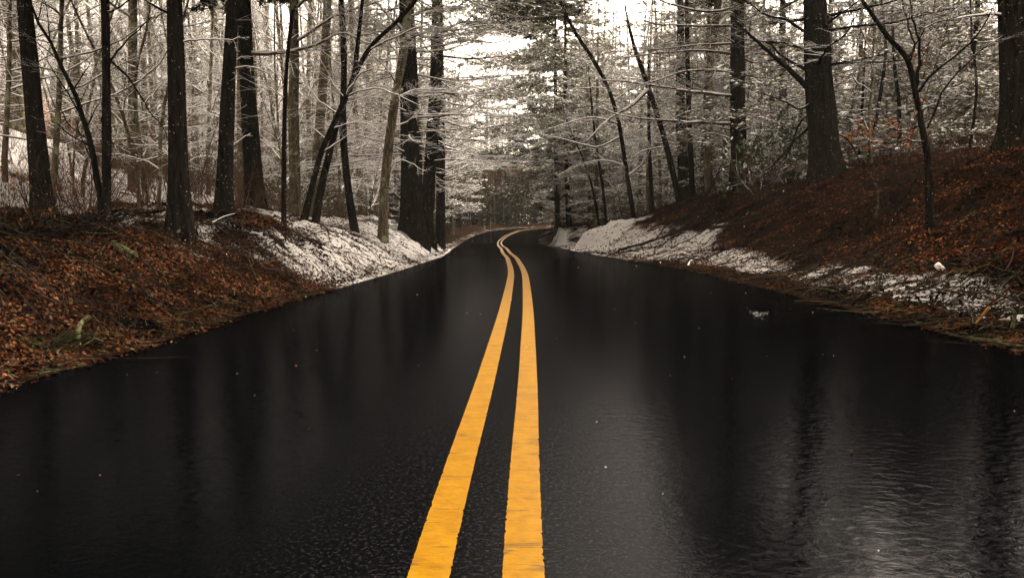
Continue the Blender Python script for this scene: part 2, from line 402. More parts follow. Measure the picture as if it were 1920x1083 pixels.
# ------------------------------------------------------------------ hero trees: measured trunks
# name, handle, label, category, distance, path in photo pixels (foot first), foot width px, top width px, material, kind
HERO = [
 ('oak_tree', 'leaning left-edge oak', 'dark oak trunk leaning left at the left edge, rooted on the leaf bank', 'tree', 12.0,
  [(80, 408), (74, 320), (62, 180), (45, 0)], 34, 25, 'bark', 'bare'),
 ('maple_tree', 'forked young maple', 'young dark maple forked at its foot, one stem slanting far left', 'tree', 11.0,
  [(199, 410), (200, 280), (199, 120), (197, 0)], 17, 15, 'bark', 'few'),
 ('oak_tree', 'flared oak', 'straight dark oak with flared root foot on the crest of the left leaf bank', 'tree', 10.0,
  [(340, 438), (334, 300), (331, 150), (327, 0)], 38, 26, 'bark', 'few'),
 ('oak_tree', 'mossy-flecked oak', 'dark oak leaning slightly right with pale lichen flecks, right of the flared oak', 'tree', 12.0,
  [(418, 417), (424, 260), (432, 90), (437, 0)], 32, 21, 'bark', 'few'),
 ('oak_tree', 'long-limbed oak', 'oak with one long snow-topped limb reaching right, behind the mossy-flecked oak', 'tree', 17.0,
  [(480, 402), (470, 250), (462, 120), (458, 0)], 34, 23, 'bark', 'few'),
 ('sapling', 'pole-thin sapling', 'pole-thin dark sapling standing alone on the snowy left slope', 'sapling', 13.0,
  [(532, 420), (533, 250), (538, 120), (551, 0)], 9, 7, 'bark', 'few'),
 ('maple_tree', 'arching maple', 'slender maple arching right with snow along its crooked limbs', 'tree', 15.0,
  [(568, 420), (590, 330), (605, 280), (640, 200), (690, 95), (750, 35), (800, -30)], 12, 7, 'bark', 'few'),
 ('maple_tree', 'crooked maple', 'crooked dark maple crossing behind the arching maple', 'tree', 16.0,
  [(590, 426), (603, 350), (622, 270), (642, 200), (662, 150), (670, 90)], 15, 8, 'bark', 'few'),
 ('maple_tree', 'left-leaning maple', 'maple leaning left from the snowy bank, right of the crooked maple', 'tree', 18.0,
  [(665, 436), (650, 330), (643, 230), (645, 120), (640, 0)], 15, 10, 'bark', 'few'),
 ('maple_tree', 'lichened maple', 'greyish lichened trunk bending right beside the snowy left verge', 'tree', 19.0,
  [(718, 450), (722, 340), (740, 190), (756, 100), (768, -10)], 18, 15, 'farbark', 'few'),
 ('pine_tree', 'stout verge pine', 'stoutest pine of the clump where the left verge meets the bend', 'pine tree', 22.0,
  [(772, 450), (768, 250), (765, 100), (762, 0)], 40, 26, 'pinebark', 'pine'),
 ('pine_tree', 'tilted verge pine', 'tilted dark pine just right of the stout verge pine', 'pine tree', 24.0,
  [(797, 450), (806, 320), (816, 180), (820, 0)], 25, 20, 'pinebark', 'pine'),
 ('pine_tree', 'straight verge pine', 'straight dark pine nearest the asphalt, long bare boughs reaching over the road', 'pine tree', 28.0,
  [(826, 447), (826, 300), (825, 150), (822, 0)], 18, 15, 'pinebark', 'pine'),
 ('oak_tree', 'far bend oak', 'slim far trunk standing alone behind the left verge at the bend', 'tree', 82.0,
  [(903, 432), (908, 360), (911, 280)], 12, 8, 'farbark', 'bare'),
 # right of the road
 ('pine_tree', 'low-bough pine', 'dark evergreen with drooping snow-capped boughs over the far bend', 'pine tree', 45.0,
  [(1046, 425), (1044, 330), (1042, 200)], 11, 8, 'pinebark', 'green'),
 ('pine_tree', 'twin bend pine', 'bare-footed pine just right of the drooping low-bough pine', 'pine tree', 42.0,
  [(1067, 425), (1063, 330), (1060, 200)], 11, 8, 'pinebark', 'green'),
 ('sapling', 'thin verge sapling', 'thinnest slanting sapling at the snowy right verge by the bend', 'sapling', 30.0,
  [(1125, 430), (1110, 350), (1090, 290), (1072, 250)], 5, 3, 'bark', 'snow'),
 ('sapling', 'snowy verge sapling', 'snowy-limbed sapling beside the thinnest one on the right verge', 'sapling', 29.0,
  [(1138, 427), (1130, 350), (1117, 265), (1110, 200)], 6, 4, 'bark', 'snow'),
 ('maple_tree', 'snow-limbed maple', 'slender maple slanting left over the right verge with snow-lined limbs', 'tree', 28.0,
  [(1190, 416), (1176, 330), (1160, 230), (1140, 165), (1112, 112), (1075, 55), (1050, 0)], 9, 6, 'bark', 'snow'),
 ('sapling', 'upright dark sapling', 'upright dark sapling between snow-limbed maple and leaning verge trunk', 'sapling', 26.0,
  [(1224, 398), (1219, 310), (1217, 250), (1216, 150)], 8, 5, 'bark', 'snow'),
 ('maple_tree', 'leaning verge trunk', 'dark trunk leaning left from the top of the snowy right slope', 'tree', 24.0,
  [(1276, 386), (1256, 300), (1240, 240), (1216, 165), (1190, 90)], 12, 8, 'bark', 'few'),
 ('pine_tree', 'broken-topped pine', 'thick dark trunk right behind the leaning verge trunk', 'pine tree', 27.0,
  [(1284, 386), (1279, 280), (1276, 200), (1276, 100)], 22, 16, 'pinebark', 'pine'),
 ('maple_tree', 'slim twin trunk', 'slim straight trunk close right of the thick broken-topped pine', 'tree', 25.0,
  [(1299, 376), (1294, 270), (1290, 150), (1287, 0)], 11, 8, 'bark', 'few'),
 ('pine_tree', 'black bough pine', 'straight black pine with long level boughs on the right bank', 'pine tree', 19.0,
  [(1386, 352), (1384, 240), (1383, 120), (1384, 0)], 29, 24, 'pinebark', 'pinelow'),
 ('maple_tree', 'slim bank maple', 'slim dark maple between the black bough pine and the massive pine', 'tree', 20.0,
  [(1482, 350), (1472, 240), (1467, 150), (1468, 0)], 17, 11, 'bark', 'few'),
 ('pine_tree', 'massive pine', 'massive dark pine trunk with flared foot on the crest of the right bank', 'pine tree', 15.0,
  [(1550, 338), (1541, 220), (1534, 120), (1528, 0)], 54, 42, 'pinebark', 'pinefew'),
 ('sapling', 'bent bank sapling', 'bent forking sapling rooted low in the red leaves of the right bank', 'sapling', 9.0,
  [(1744, 432), (1741, 310), (1728, 235), (1715, 168), (1701, 111), (1666, 71), (1635, 27), (1612, -8)], 15, 7, 'bark', 'few'),
 ('pine_tree', 'right-edge pine', 'huge furrowed pine trunk cut off by the right edge', 'pine tree', 11.0,
  [(1915, 278), (1912, 150), (1905, 0)], 74, 58, 'pinebark', 'none'),
 ('sapling', 'wavy sapling', 'wavy thin sapling behind the crest right of the massive pine', 'sapling', 17.0,
  [(1626, 312), (1640, 240), (1655, 150), (1661, 90), (1655, 20)], 7, 5, 'bark', 'few'),
 ('sapling', 'short crest sapling', 'short thin stem immediately left of the wavy sapling', 'sapling', 18.0,
  [(1610, 305), (1616, 210), (1620, 130)], 6, 4, 'bark', 'few'),
 ('sapling', 'straight crest sapling', 'straight thin stem left of the bent sapling on the right crest', 'sapling', 17.0,
  [(1686, 296), (1686, 200), (1677, 120), (1672, 0)], 8, 5, 'bark', 'few'),
 ('sapling', 'pale thin pole', 'thin straight pole behind the crest, left of the stronger stem near right edge', 'sapling', 20.0,
  [(1797, 250), (1800, 150), (1799, 40)], 6, 5, 'bark', 'few'),
 ('sapling', 'strong crest stem', 'stronger slanting stem near the right edge, left of the huge furrowed pine', 'sapling', 19.0,
  [(1810, 248), (1818, 150), (1829, 60), (1834, -10)], 11, 8, 'bark', 'few'),
 ('sapling', 'crossing crest stem', 'thin wavering stem crossing in front of the stronger crest stem', 'sapling', 16.0,
  [(1818, 282), (1831, 170), (1822, 60)], 6, 4, 'bark', 'few'),
 ('pine_tree', 'misty edge pine', 'misty pine trunk at the far left edge behind the leaning oak', 'pine tree', 24.0,
  [(32, 245), (30, 150), (24, 0)], 26, 19, 'farbark', 'pine'),
 ('maple_tree', 'hidden twin oak', 'grey trunk standing close behind the long-limbed oak', 'tree', 24.0,
  [(455, 380), (452, 250), (452, 0)], 16, 14, 'farbark', 'bare'),
 ('sapling', 'dark pine pole', 'dark thin stem squeezed between the stout and tilted verge pines', 'sapling', 25.0,
  [(786, 440), (787, 300), (780, 150), (776, 60)], 10, 7, 'bark', 'few'),
]
def _back(h):
    d = h[4]
    if h[5][0][0] > 1200 and d < 30:
        d = {9.0: 11.0, 11.0: 14.0, 15.0: 20.0, 19.0: 24.5}.get(d, d * (1.3 if h[5][0][0] > 1350 else 1.15))
    return h[:4] + (d,) + h[5:]
HERO = [_back(h) for h in HERO]
for h in HERO:
    px, py = h[5][0]
    p = P(px, py, h[4])
    e = max(float(itp(LX, p.y)) - p.x, p.x - float(itp(RX, p.y)))
    ANCH.append((p.x, p.y, float(np.clip(p.z - base_z(p.x, p.y), -1.2, 1.2))))

# ------------------------------------------------------------------ ground
def snow_cover(x, y):
    le = itp(LX, y) - x; re = x - itp(RX, y)
    nz = fbm(x * .5 + 11, y * .5, 4) * .34
    l = .12 + .48 * ss(8.5, 12.0, y) * (1 - .30 * ss(1.5, 4, le))
    l = np.maximum(l, .68 * ss(4.4, 5.6, le) * ss(6, 9, y + .3 * le))
    l = np.where((y < 9) & (le < 4.2), .02, l + nz)
    r = np.interp(re, [0, .25, .5, .95, 1.3, 1.8, 4.5, 7], [.2, .3, .60, .60, .36, .12, .03, .12])
    r2 = np.interp(re, [0, .3, 1.4, 2.4, 3.6, 6], [.5, .76, .66, .36, .25, .35])
    r = r + (r2 - r) * ss(15.5, 20, y) + nz * .5
    c = np.where(le > re, l, r) 
    ee = np.maximum(le, re)
    c = c + (np.where(ee < .5, .45, .10) - c) * ss(34, 50, y)
    return np.clip(c, 0, 1)
def build_ground():
    ys = np.concatenate([np.linspace(-30, 2, 22, endpoint=False), np.geomspace(2, 120, 420), np.linspace(125, 900, 30)])
    eL = np.concatenate([np.array([400, 250, 160, 110, 80, 62, 50, 41]), np.geomspace(35, 3, 60), np.linspace(2.93, 0, 55)])
    eR = eL[::-1]
    nL = len(eL)
    rows = []
    for y in ys:
        l = float(itp(LX, y)); r = float(itp(RX, y))
        rows.append(np.concatenate([l - eL, np.linspace(l + .15, r - .15, 6), r + eR]))
    X = np.array(rows); Y = np.repeat(ys[:, None], X.shape[1], 1)
    Z = gz(X, Y)
    cov = snow_cover(X, Y)
    e = np.maximum(itp(LX, Y) - X, X - itp(RX, Y))
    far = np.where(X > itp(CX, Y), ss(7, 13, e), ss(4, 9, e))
    V = np.stack([X, Y, Z], -1).reshape(-1, 3)
    n, m = X.shape
    idx = np.arange(n * m).reshape(n, m)
    F = np.stack([idx[:-1, :-1], idx[:-1, 1:], idx[1:, 1:], idx[1:, :-1]], -1).reshape(-1, 4)
    G = Geo(); G.tris(V, F, 0, np.stack([cov, far, far], -1).reshape(-1, 3))
    o = link('ground', G.mesh('ground', [M_ground]))
    tag(o, kind='structure')
build_ground()

def build_road():
    ys = np.concatenate([np.linspace(-30, 2, 12, endpoint=False), np.geomspace(2, 160, 420)])
    k = 33
    rows = []; zs = []; cr = []
    rg = np.random.RandomState(3)
    for i, y in enumerate(ys):
        l = float(itp(LX, y)); r = float(itp(RX, y)); c = float(itp(CX, y))
        l += .05 * float(vnoise(np.array(y * 1.7), np.array(3.3))) + .05
        r += .05 * float(vnoise(np.array(y * 1.7), np.array(9.3))) - .05
        xs = np.concatenate([np.linspace(l, c - 1.35, 8), np.linspace(c - 1.2, c + 1.2, 17), np.linspace(c + 1.35, r, 8)])
        rows.append(xs)
        zs.append(np.full(k, np.interp(y, RY, RZ)))
        cw = 1 - ss(.15, .85, np.abs(xs - c)); cw = np.maximum(cw, .06 * ss(14, 26, y) + 0 * xs)
        cr.append(cw)
    X = np.array(rows); Y = np.repeat(ys[:, None], k, 1); Z = np.array(zs); W = np.array(cr)
    V = np.stack([X, Y, Z], -1).reshape(-1, 3)
    n, m = X.shape; idx = np.arange(n * m).reshape(n, m)
    F = np.stack([idx[:-1, :-1], idx[:-1, 1:], idx[1:, 1:], idx[1:, :-1]], -1).reshape(-1, 4)
    G = Geo(); G.tris(V, F, 0, np.stack([W, W, W], -1).reshape(-1, 3))
    tag(link('road', G.mesh('road', [M_road])), kind='structure')
    # the two painted lines, each a sheet 4 mm over the asphalt with a ragged edge
    ysl = np.concatenate([np.linspace(-6, 1.4, 60, endpoint=False), np.arange(1.4, 14, .012), np.geomspace(14, 125, 500)])
    for s in (-1, 1):
        Vl = []
        for i, y in enumerate(ysl):
            c = float(itp(CXS, y)); dc = float(itp(CXS, y + .05) - itp(CXS, y - .05)) / .1
            nv = np.array([1, -dc]) / math.hypot(1, dc)
            j = rg.uniform(-.001, .001, 2) + np.where(rg.rand(2) < .07, -.003, 0)
            z = float(np.interp(y, RY, RZ)) + .004
            a, b = (.0620, .1625)
            i0 = a - j[0]; i1 = b + j[1]
            q0, q1 = (s * i0, s * i1) if s > 0 else (s * i1, s * i0)
            Vl.append((c + nv[0] * q0, y + nv[1] * q0, z)); Vl.append((c + nv[0] * q1, y + nv[1] * q1, z))
        n = len(ysl); idx = np.arange(2 * n).reshape(n, 2)
        F = np.stack([idx[:-1, 0], idx[:-1, 1], idx[1:, 1], idx[1:, 0]], -1)
        G = Geo(); G.tris(Vl, F, 0)
        tag(link('road_marking', G.mesh('road_marking', [M_paint])), kind='structure')
_yk = np.array(sorted(CX)); _xk = np.array([CX[k] for k in sorted(CX)])
def smooth_curve():
    yy = np.linspace(-10, 310, 6401)
    base = np.interp(yy, _yk, _xk)
    base[yy < 2] = -.092
    out = np.convolve(np.pad(base, 40, 'edge'), np.hanning(81) / np.hanning(81).sum(), 'valid')
    return dict(zip(yy.tolist(), out.tolist()))
_c = smooth_curve(); _ck = np.array(list(_c)); _cv = np.array(list(_c.values()))
CXS = 'curve'
_itp0 = itp
def itp(d, y):
    if isinstance(d, str): return np.interp(y, _ck, _cv)
    if d is CX: return np.interp(y, _ck, _cv)
    return _itp0(d, y)
build_road()

# ------------------------------------------------------------------ branching
def perp(d, rg):
    v = Vector((rg.gauss(0, 1), rg.gauss(0, 1), rg.gauss(0, 1)))
    v = v - d * v.dot(d)
    return v.normalized()
def grow(G, p, d, L, r, lvl, rg, cfg, mat=0, tips=None):
    n, wob, up, nch, ang, ratio, k = cfg[lvl]
    pts = [p.copy()]; rad = [r]; ds = [d.copy()]
    st = L / n
    q = p.copy(); dd = d.copy()
    for i in range(n):
        dd = (dd + Vector((rg.gauss(0, wob), rg.gauss(0, wob), rg.gauss(0, wob) + up))).normalized()
        q = q + dd * st
        pts.append(q.copy()); ds.append(dd.copy())
        rad.append(r * (1 - .78 * (i + 1) / n))
    G.line(pts, rad, k, mat)
    if tips is not None and lvl >= len(cfg) - 2: tips.append((pts[-1], ds[-1], L))
    if lvl + 1 < len(cfg):
        c = max(1, int(nch * rg.uniform(.75, 1.25)))
        for j in range(c):
            t = .22 + .76 * (j + rg.random()) / c
            f = t * n; i = min(int(f), n - 1); f -= i
            pp = pts[i].lerp(pts[i + 1], f); dv = ds[i + 1]
            a = R(ang * rg.uniform(.7, 1.25))
            pv = perp(dv, rg)
            if lvl > 0: pv.z *= .45
            nd = (dv * math.cos(a) + pv * math.sin(a)).normalized()
            rr = rad[i] * (1 - f) + rad[i + 1] * f
            grow(G, pp, nd, L * ratio * (1 - .45 * t) * rg.uniform(.7, 1.3), max(rr * .55, .0022), lvl + 1, rg, cfg, mat, tips)

def bough(G, p, az, L, r, rg, mat=0, tips=None, elev=.1, droop=-.02, dens=1.0, k=5):
    """a conifer bough: level, with side twigs in its own plane"""
    d = Vector((math.cos(az), math.sin(az), elev)).normalized()
    n = 7; pts = [p.copy()]; rad = [r]; ds = [d.copy()]; q = p.copy()
    for i in range(n):
        d = (d + Vector((rg.gauss(0, .09), rg.gauss(0, .09), rg.gauss(0, .05) + (droop if i < 4 else .05)))).normalized()
        q = q + d * (L / n); pts.append(q.copy()); rad.append(r * (1 - .82 * (i + 1) / n)); ds.append(d.copy())
    G.line(pts, rad, k, mat)
    c = max(3, int(L * 5.5 * dens))
    for j in range(c):
        t = .18 + .8 * (j + rg.random()) / c
        i = min(int(t * n), n - 1); f = t * n - i
        pp = pts[i].lerp(pts[i + 1], f); dv = ds[i + 1]
        sd_ = Vector((-dv.y, dv.x, 0)) * (1 if j % 2 else -1)
        nd = (dv * .75 + sd_ * rg.uniform(.5, 1.0) + Vector((0, 0, rg.gauss(0, .16)))).normalized()
        l2 = L * .42 * (1 - .55 * t) * rg.uniform(.5, 1.25)
        q = pp.copy(); p2 = [q.copy()]; e = nd.copy()
        for _ in range(3):
            e = (e + Vector((rg.gauss(0, .14), rg.gauss(0, .14), rg.gauss(0, .08) + .01))).normalized(); q = q + e * (l2 / 3); p2.append(q.copy())
        r2 = max(rad[i] * .42, .003)
        G.line(p2, [r2, r2 * .75, r2 * .55, r2 * .3], 3, mat)
        for u in range(int(2 + l2 * 4)):
            s = rg.uniform(.25, 1) * 3; a = min(int(s), 2)
            b0 = p2[a].lerp(p2[a + 1], s - a)
            s3 = Vector((-e.y, e.x, 0)) * (1 if u % 2 else -1)
            e3 = (e * .7 + s3 * rg.uniform(.4, 1) + Vector((0, 0, rg.gauss(0, .2)))).normalized()
            l3 = l2 * rg.uniform(.25, .5)
            b1 = b0 + e3 * l3
            G.line([b0, b0.lerp(b1, .5) + Vector((0, 0, rg.gauss(0, .01))), b1], [.0035, .003, .0018], 3, mat)
            if tips is not None: tips.append((b1, e3, l3)); tips.append((b0.lerp(b1, .45), e3, l3))
        if tips is not None: tips.append((p2[-1], e, l2)); tips.append((p2[2], e, l2))
    if tips is not None: tips.append((pts[-1], d, L))

def tufts(G, tips, n, length, width, mat, seed, spread=.8):
    if not tips: return
    rs = np.random.RandomState(seed)
    C = np.array([tuple(t[0]) for t in tips]); D = np.array([tuple(t[1]) for t in tips])
    C = np.repeat(C, n, 0); D = np.repeat(D, n, 0)
    N = len(C)
    C = C - D * rs.uniform(0, .12, (N, 1))
    v = D + rs.normal(0, spread, (N, 3)); v /= np.linalg.norm(v, axis=1, keepdims=True)
    s = np.cross(v, rs.normal(0, 1, (N, 3))); s /= np.linalg.norm(s, axis=1, keepdims=True) + 1e-9
    L = length * rs.uniform(.6, 1.25, (N, 1))
    V = np.stack([C - s * width, C + s * width, C + v * L], 1).reshape(-1, 3)
    G.tris(V, np.arange(3 * N).reshape(-1, 3), mat)
def snow_pads(G, tips, frac, size, mat, seed):
    """small clumps of snow lying on the twigs"""
    rs = np.random.RandomState(seed)
    T = [t for t in tips if rs.rand() < frac]
    if not T: return
    C = np.array([tuple(t[0]) for t in T]); D = np.array([tuple(t[1]) for t in T])
    N = len(C); a = D.copy(); a[:, 2] = 0; a /= np.linalg.norm(a, axis=1, keepdims=True) + 1e-9
    b = np.stack([-a[:, 1], a[:, 0], np.zeros(N)], 1)
    up = np.array([[0, 0, 1.]])
    L = size * rs.uniform(.5, 1.4, (N, 1)); Wd = L * rs.uniform(.3, .6, (N, 1))
    a = D.copy(); a /= np.linalg.norm(a, axis=1, keepdims=True) + 1e-9
    b = b + rs.normal(0, .25, (N, 3)) * [[.3, .3, 1]]
    C = C + up * .012 + rs.normal(0, .02, (N, 3))
    ring = []
    for q in range(5):
        t = q / 5 * 2 * math.pi
        jl = rs.uniform(.7, 1.2, (N, 1))
        ring.append(C + a * L * math.cos(t) * jl + b * Wd * math.sin(t) * jl + up * rs.uniform(-.008, .012, (N, 1)))
    ring.append(C + up * (.012 + .22 * Wd))
    V = np.stack(ring, 1).reshape(-1, 3)
    base = np.arange(N)[:, None] * 6
    F = np.concatenate([base + np.array([[q, (q + 1) % 5, 5]]) for q in range(5)], 0)
    G.tris(V, F, mat)
def leaf_quads(G, P0, D0, size, mat, seed, cols=None, droop=0):
    rs = np.random.RandomState(seed)
    C = np.asarray(P0, float); N = len(C)
    v = np.asarray(D0, float) + rs.normal(0, .5, (N, 3)); v[:, 2] -= droop; v /= np.linalg.norm(v, axis=1, keepdims=True)
    s = np.cross(v, rs.normal(0, 1, (N, 3))); s /= np.linalg.norm(s, axis=1, keepdims=True) + 1e-9
    nrm = np.cross(v, s)
    L = size * rs.uniform(.6, 1.3, (N, 1)); Wd = L * rs.uniform(.22, .38, (N, 1))
    V = np.stack([C, C + v * L * .45 + s * Wd + nrm * L * .1, C + v * L, C + v * L * .45 - s * Wd + nrm * L * .1], 1).reshape(-1, 3)
    i = np.arange(N)[:, None] * 4
    F = np.concatenate([i + [[0, 1, 2]], i + [[0, 2, 3]]], 0)
    col = None
    if cols is not None:
        c = np.array(cols)[rs.randint(0, len(cols), N)] * rs.uniform(.7, 1.3, (N, 1)); col = np.repeat(c, 4, 0)
    G.tris(V, F, mat, col)

CFG_TALL = [(14, .05, .03, 0, 0, 0, 8), (7, .16, .05, 8, 48, .5, 5), (5, .2, .03, 6, 48, .5, 3), (3, .22, .02, 4, 45, .5, 3), (2, .2, .0, 0, 0, 0, 3)]
def bare_proto(seed, H=14, r=.13, z0=3.2, nl=15, wob=.02, lean=0, Lm=.27):
    rg = random.Random(seed)
    T = Geo(); G = Geo()
    pts = []; rad = []
    q = Vector((0, 0, -.4)); d = Vector((lean, 0, 1)).normalized()
    n = 16
    for i in range(n + 1):
        pts.append(q.copy()); t = i / n
        rad.append(r * (1.25 if i == 0 else 1) * (1 - .75 * t))
        d = (d + Vector((rg.gauss(0, wob), rg.gauss(0, wob), .01))).normalized(); q = q + d * ((H + .4) / n)
    T.line(pts, rad, 9, 0)
    cfg = CFG_TALL
    for j in range(nl):
        t = (z0 + (H - z0) * (j + rg.random() * .8) / nl) / H
        f = t * n; i = min(int(f), n - 1)
        p = pts[i].lerp(pts[i + 1], f - i)
        az = rg.uniform(0, 2 * math.pi); el = rg.uniform(.1, .9)
        dd = Vector((math.cos(az), math.sin(az), el)).normalized()
        L = H * Lm * (1.15 - .7 * t) * rg.uniform(.7, 1.2)
        grow(G, p, dd, L, rad[i] * .42, 1, rg, cfg)
    return (T, G)
CFG_UND = [(8, .1, .03, 9, 50, .5, 5), (6, .16, .0, 7, 50, .5, 4), (4, .2, .0, 5, 50, .45, 3), (3, .22, .0, 0, 0, 0, 3)]
def under_proto(seed, H=5.5, r=.035, lean=.15):
    rg = random.Random(seed)
    T = Geo(); G = Geo()
    pts = []; rad = []; ds = []
    q = Vector((0, 0, -.2)); d = Vector((lean, 0, 1)).normalized(); n = 12
    for i in range(n + 1):
        pts.append(q.copy()); rad.append(r * (1 - .8 * i / n)); ds.append(d.copy())
        d = (d + Vector((rg.gauss(0, .08), rg.gauss(0, .08), .02))).normalized(); q = q + d * ((H + .2) / n)
    T.line(pts, rad, 6, 0)
    for j in range(17):
        t = .15 + .83 * (j + rg.random()) / 17
        i = min(int(t * n), n - 1); p = pts[i].lerp(pts[i + 1], t * n - i)
        az = rg.uniform(0, 6.283)
        dd = Vector((math.cos(az), math.sin(az), rg.uniform(.0, .7))).normalized()
        grow(G, p, dd, H * .36 * (1.1 - .65 * t) * rg.uniform(.6, 1.2), max(rad[i] * .5, .005), 1, rg, CFG_UND)
    return (T, G)
def pine_proto(seed, H=17, r=.17, z0=2.0, green_from=5.0, dens=1.0, Lm=3.4, nt=3, nlen=.12, nw=.009, pads=(.6, .06)):
    rg = random.Random(seed)
    T = Geo(); G = Geo()
    n = 14; pts = []; rad = []
    q = Vector((0, 0, -.4)); d = Vector((rg.gauss(0, .02), rg.gauss(0, .02), 1)).normalized()
    for i in range(n + 1):
        pts.append(q.copy()); rad.append(r * (1 - .85 * i / n))
        d = (d + Vector((rg.gauss(0, .008), rg.gauss(0, .008), .01))).normalized(); q = q + d * ((H + .4) / n)
    T.line(pts, rad, 10, 0)
    tips = []
    z = z0
    while z < H * .98:
        t = z / H; i = min(int(t * n), n - 1); p = pts[i].lerp(pts[i + 1], t * n - i)
        m = rg.randint(2, 5); a0 = rg.uniform(0, 6.28)
        for j in range(m):
            az = a0 + j * 6.283 / m + rg.gauss(0, .3)
            L = Lm * min(1, .35 + .9 * (z - z0) / (H * .4) if z < H * .35 else 1.15 * (1 - t) + .12) * rg.uniform(.6, 1.15)
            if z < H * .45: L = max(L, Lm * .55 * rg.uniform(.5, 1.2))
            g_ = z > green_from or rg.random() < .12
            bough(G, p + Vector((0, 0, rg.uniform(-.1, .1))), az, L, max(.012, rad[i] * .22), rg, 0, tips if g_ else None, elev=rg.uniform(-.12, .3), dens=dens)
        z += rg.uniform(.35, .75)
    tufts(G, tips, nt, nlen, nw, 1, seed)
    snow_pads(G, tips, pads[0], pads[1], 2, seed + 1)
    return (T, G)
def snowpine_proto(seed, H):
    T, G = pine_proto(seed, H=H, r=.12, z0=1.4, green_from=1.6, dens=1.0, Lm=3.2, nt=4, nlen=.15, nw=.012, pads=(.95, .085))
    return (T, G)
def young_proto(seed, H=5.5):
    rg = random.Random(seed)
    T = Geo(); G = Geo()
    T.line([Vector((0, 0, -.3)), Vector((.02, 0, H * .4)), Vector((0, .03, H * .75)), Vector((0, 0, H))], [.06, .045, .025, .006], 7, 0)
    tips = []; z = .3
    while z < H * .97:
        t = z / H
        for j in range(rg.randint(3, 5)):
            bough(G, Vector((0, 0, z)), rg.uniform(0, 6.28), (H * .34) * (1.1 - t) * rg.uniform(.7, 1.2), .014 * (1.1 - t), rg, 0, tips, elev=rg.uniform(-.1, .2), droop=-.05, dens=1.0)
        z += rg.uniform(.22, .4)
    tufts(G, tips, 5, .09, .008, 1, seed)
    snow_pads(G, tips, .8, .055, 2, seed + 1)
    return (T, G)
def laurel_proto(seed, H=1.6):
    rg = random.Random(seed)
    T = Geo(); G = Geo(); tips = []
    cfg = [(6, .18, .03, 6, 45, .55, 4), (4, .2, .02, 4, 45, .6, 3), (3, .2, .02, 0, 0, 0, 3)]
    for j in range(8):
        az = rg.uniform(0, 6.28)
        grow(T, Vector((math.cos(az) * .1, math.sin(az) * .1, -.1)), Vector((math.cos(az) * .6, math.sin(az) * .6, 1)).normalized(), H * rg.uniform(.7, 1.1), .012, 0, rg, cfg, 0, tips)
    C = []; D = []
    for p, d, l in tips:
        for _ in range(9): C.append(tuple(p)); D.append(tuple(d))
    leaf_quads(G, C, D, .085, 0, seed, droop=.25)
    snow_pads(G, tips, .6, .07, 1, seed + 1)
    return (T, G)
def shrub_proto(seed, H=1.3):
    rg = random.Random(seed); G = Geo()
    cfg = [(6, .14, .03, 7, 38, .5, 4), (4, .18, .02, 4, 40, .5, 3), (3, .2, 0, 0, 0, 0, 3)]
    T = Geo()
    for j in range(11):
        az = rg.uniform(0, 6.28)
        grow(T, Vector((math.cos(az) * .08, math.sin(az) * .08, -.08)), Vector((math.cos(az) * .5, math.sin(az) * .5, 1)).normalized(), H * rg.uniform(.6, 1.1), .008, 0, rg, cfg, 0, None)
    return (T, G)

PROTO = {}
def reg(kind, lst, tn, cn, tm, cm):
    out = []
    for T, G in lst:
        out.append((T.mesh(tn, tm), G.mesh(cn, cm) if (G.L or G.T) else None, tn, cn))
    PROTO[kind] = out
reg('bare', [bare_proto(11 + i, H=13 + i, r=.11 + .02 * (i % 3), z0=2.6 + (i % 3), wob=.012 + .012 * (i % 3), lean=.04 * (i % 4 - 1.5)) for i in range(6)], 'trunk', 'crown', [M_farbark], [M_branch])
reg('dim', [bare_proto(11 + i, H=12 + i, r=.12, z0=2.0, wob=.02, nl=18) for i in range(3)], 'trunk', 'crown', [M_farbark], [M_twig])
reg('under', [under_proto(31 + i, H=4.2 + .8 * i, r=.028 + .006 * i, lean=.08 + .07 * (i % 3)) for i in range(5)], 'trunk', 'crown', [M_farbark], [M_branch])
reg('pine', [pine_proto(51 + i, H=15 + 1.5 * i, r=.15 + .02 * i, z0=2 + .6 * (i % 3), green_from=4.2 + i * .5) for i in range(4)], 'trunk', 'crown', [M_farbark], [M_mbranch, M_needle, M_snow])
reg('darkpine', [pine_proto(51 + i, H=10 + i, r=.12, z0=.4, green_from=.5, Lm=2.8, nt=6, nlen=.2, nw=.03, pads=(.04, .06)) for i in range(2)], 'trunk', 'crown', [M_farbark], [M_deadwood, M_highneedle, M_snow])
reg('snowpine', [snowpine_proto(61 + i, 10 + 2 * i) for i in range(3)], 'trunk', 'crown', [M_farbark], [M_branch, M_needle, M_snow])
reg('young', [young_proto(71 + i, H=4.5 + 1.5 * i) for i in range(3)], 'trunk', 'crown', [M_farbark], [M_mbranch, M_needle, M_snow])
reg('laurel', [laurel_proto(81 + i, 1.4 + .4 * i) for i in range(3)], 'stems', 'leaves', [M_mbranch], [M_evergreen, M_snow])
reg('shrub', [shrub_proto(91 + i, 1.0 + .3 * i) for i in range(3)], 'stems', 'leaves', [M_twig], [M_leaf])
NAMES = {'darkpine': ('hemlock', 'evergreen'), 'dim': ('oak_tree', 'tree'), 'bare': ('oak_tree', 'tree'), 'under': ('understory_tree', 'small tree'), 'pine': ('white_pine', 'pine tree'),
         'snowpine': ('snowy_pine', 'pine tree'),
         'young': ('young_evergreen', 'evergreen'), 'laurel': ('laurel_bush', 'bush'), 'shrub': ('bare_shrub', 'shrub')}
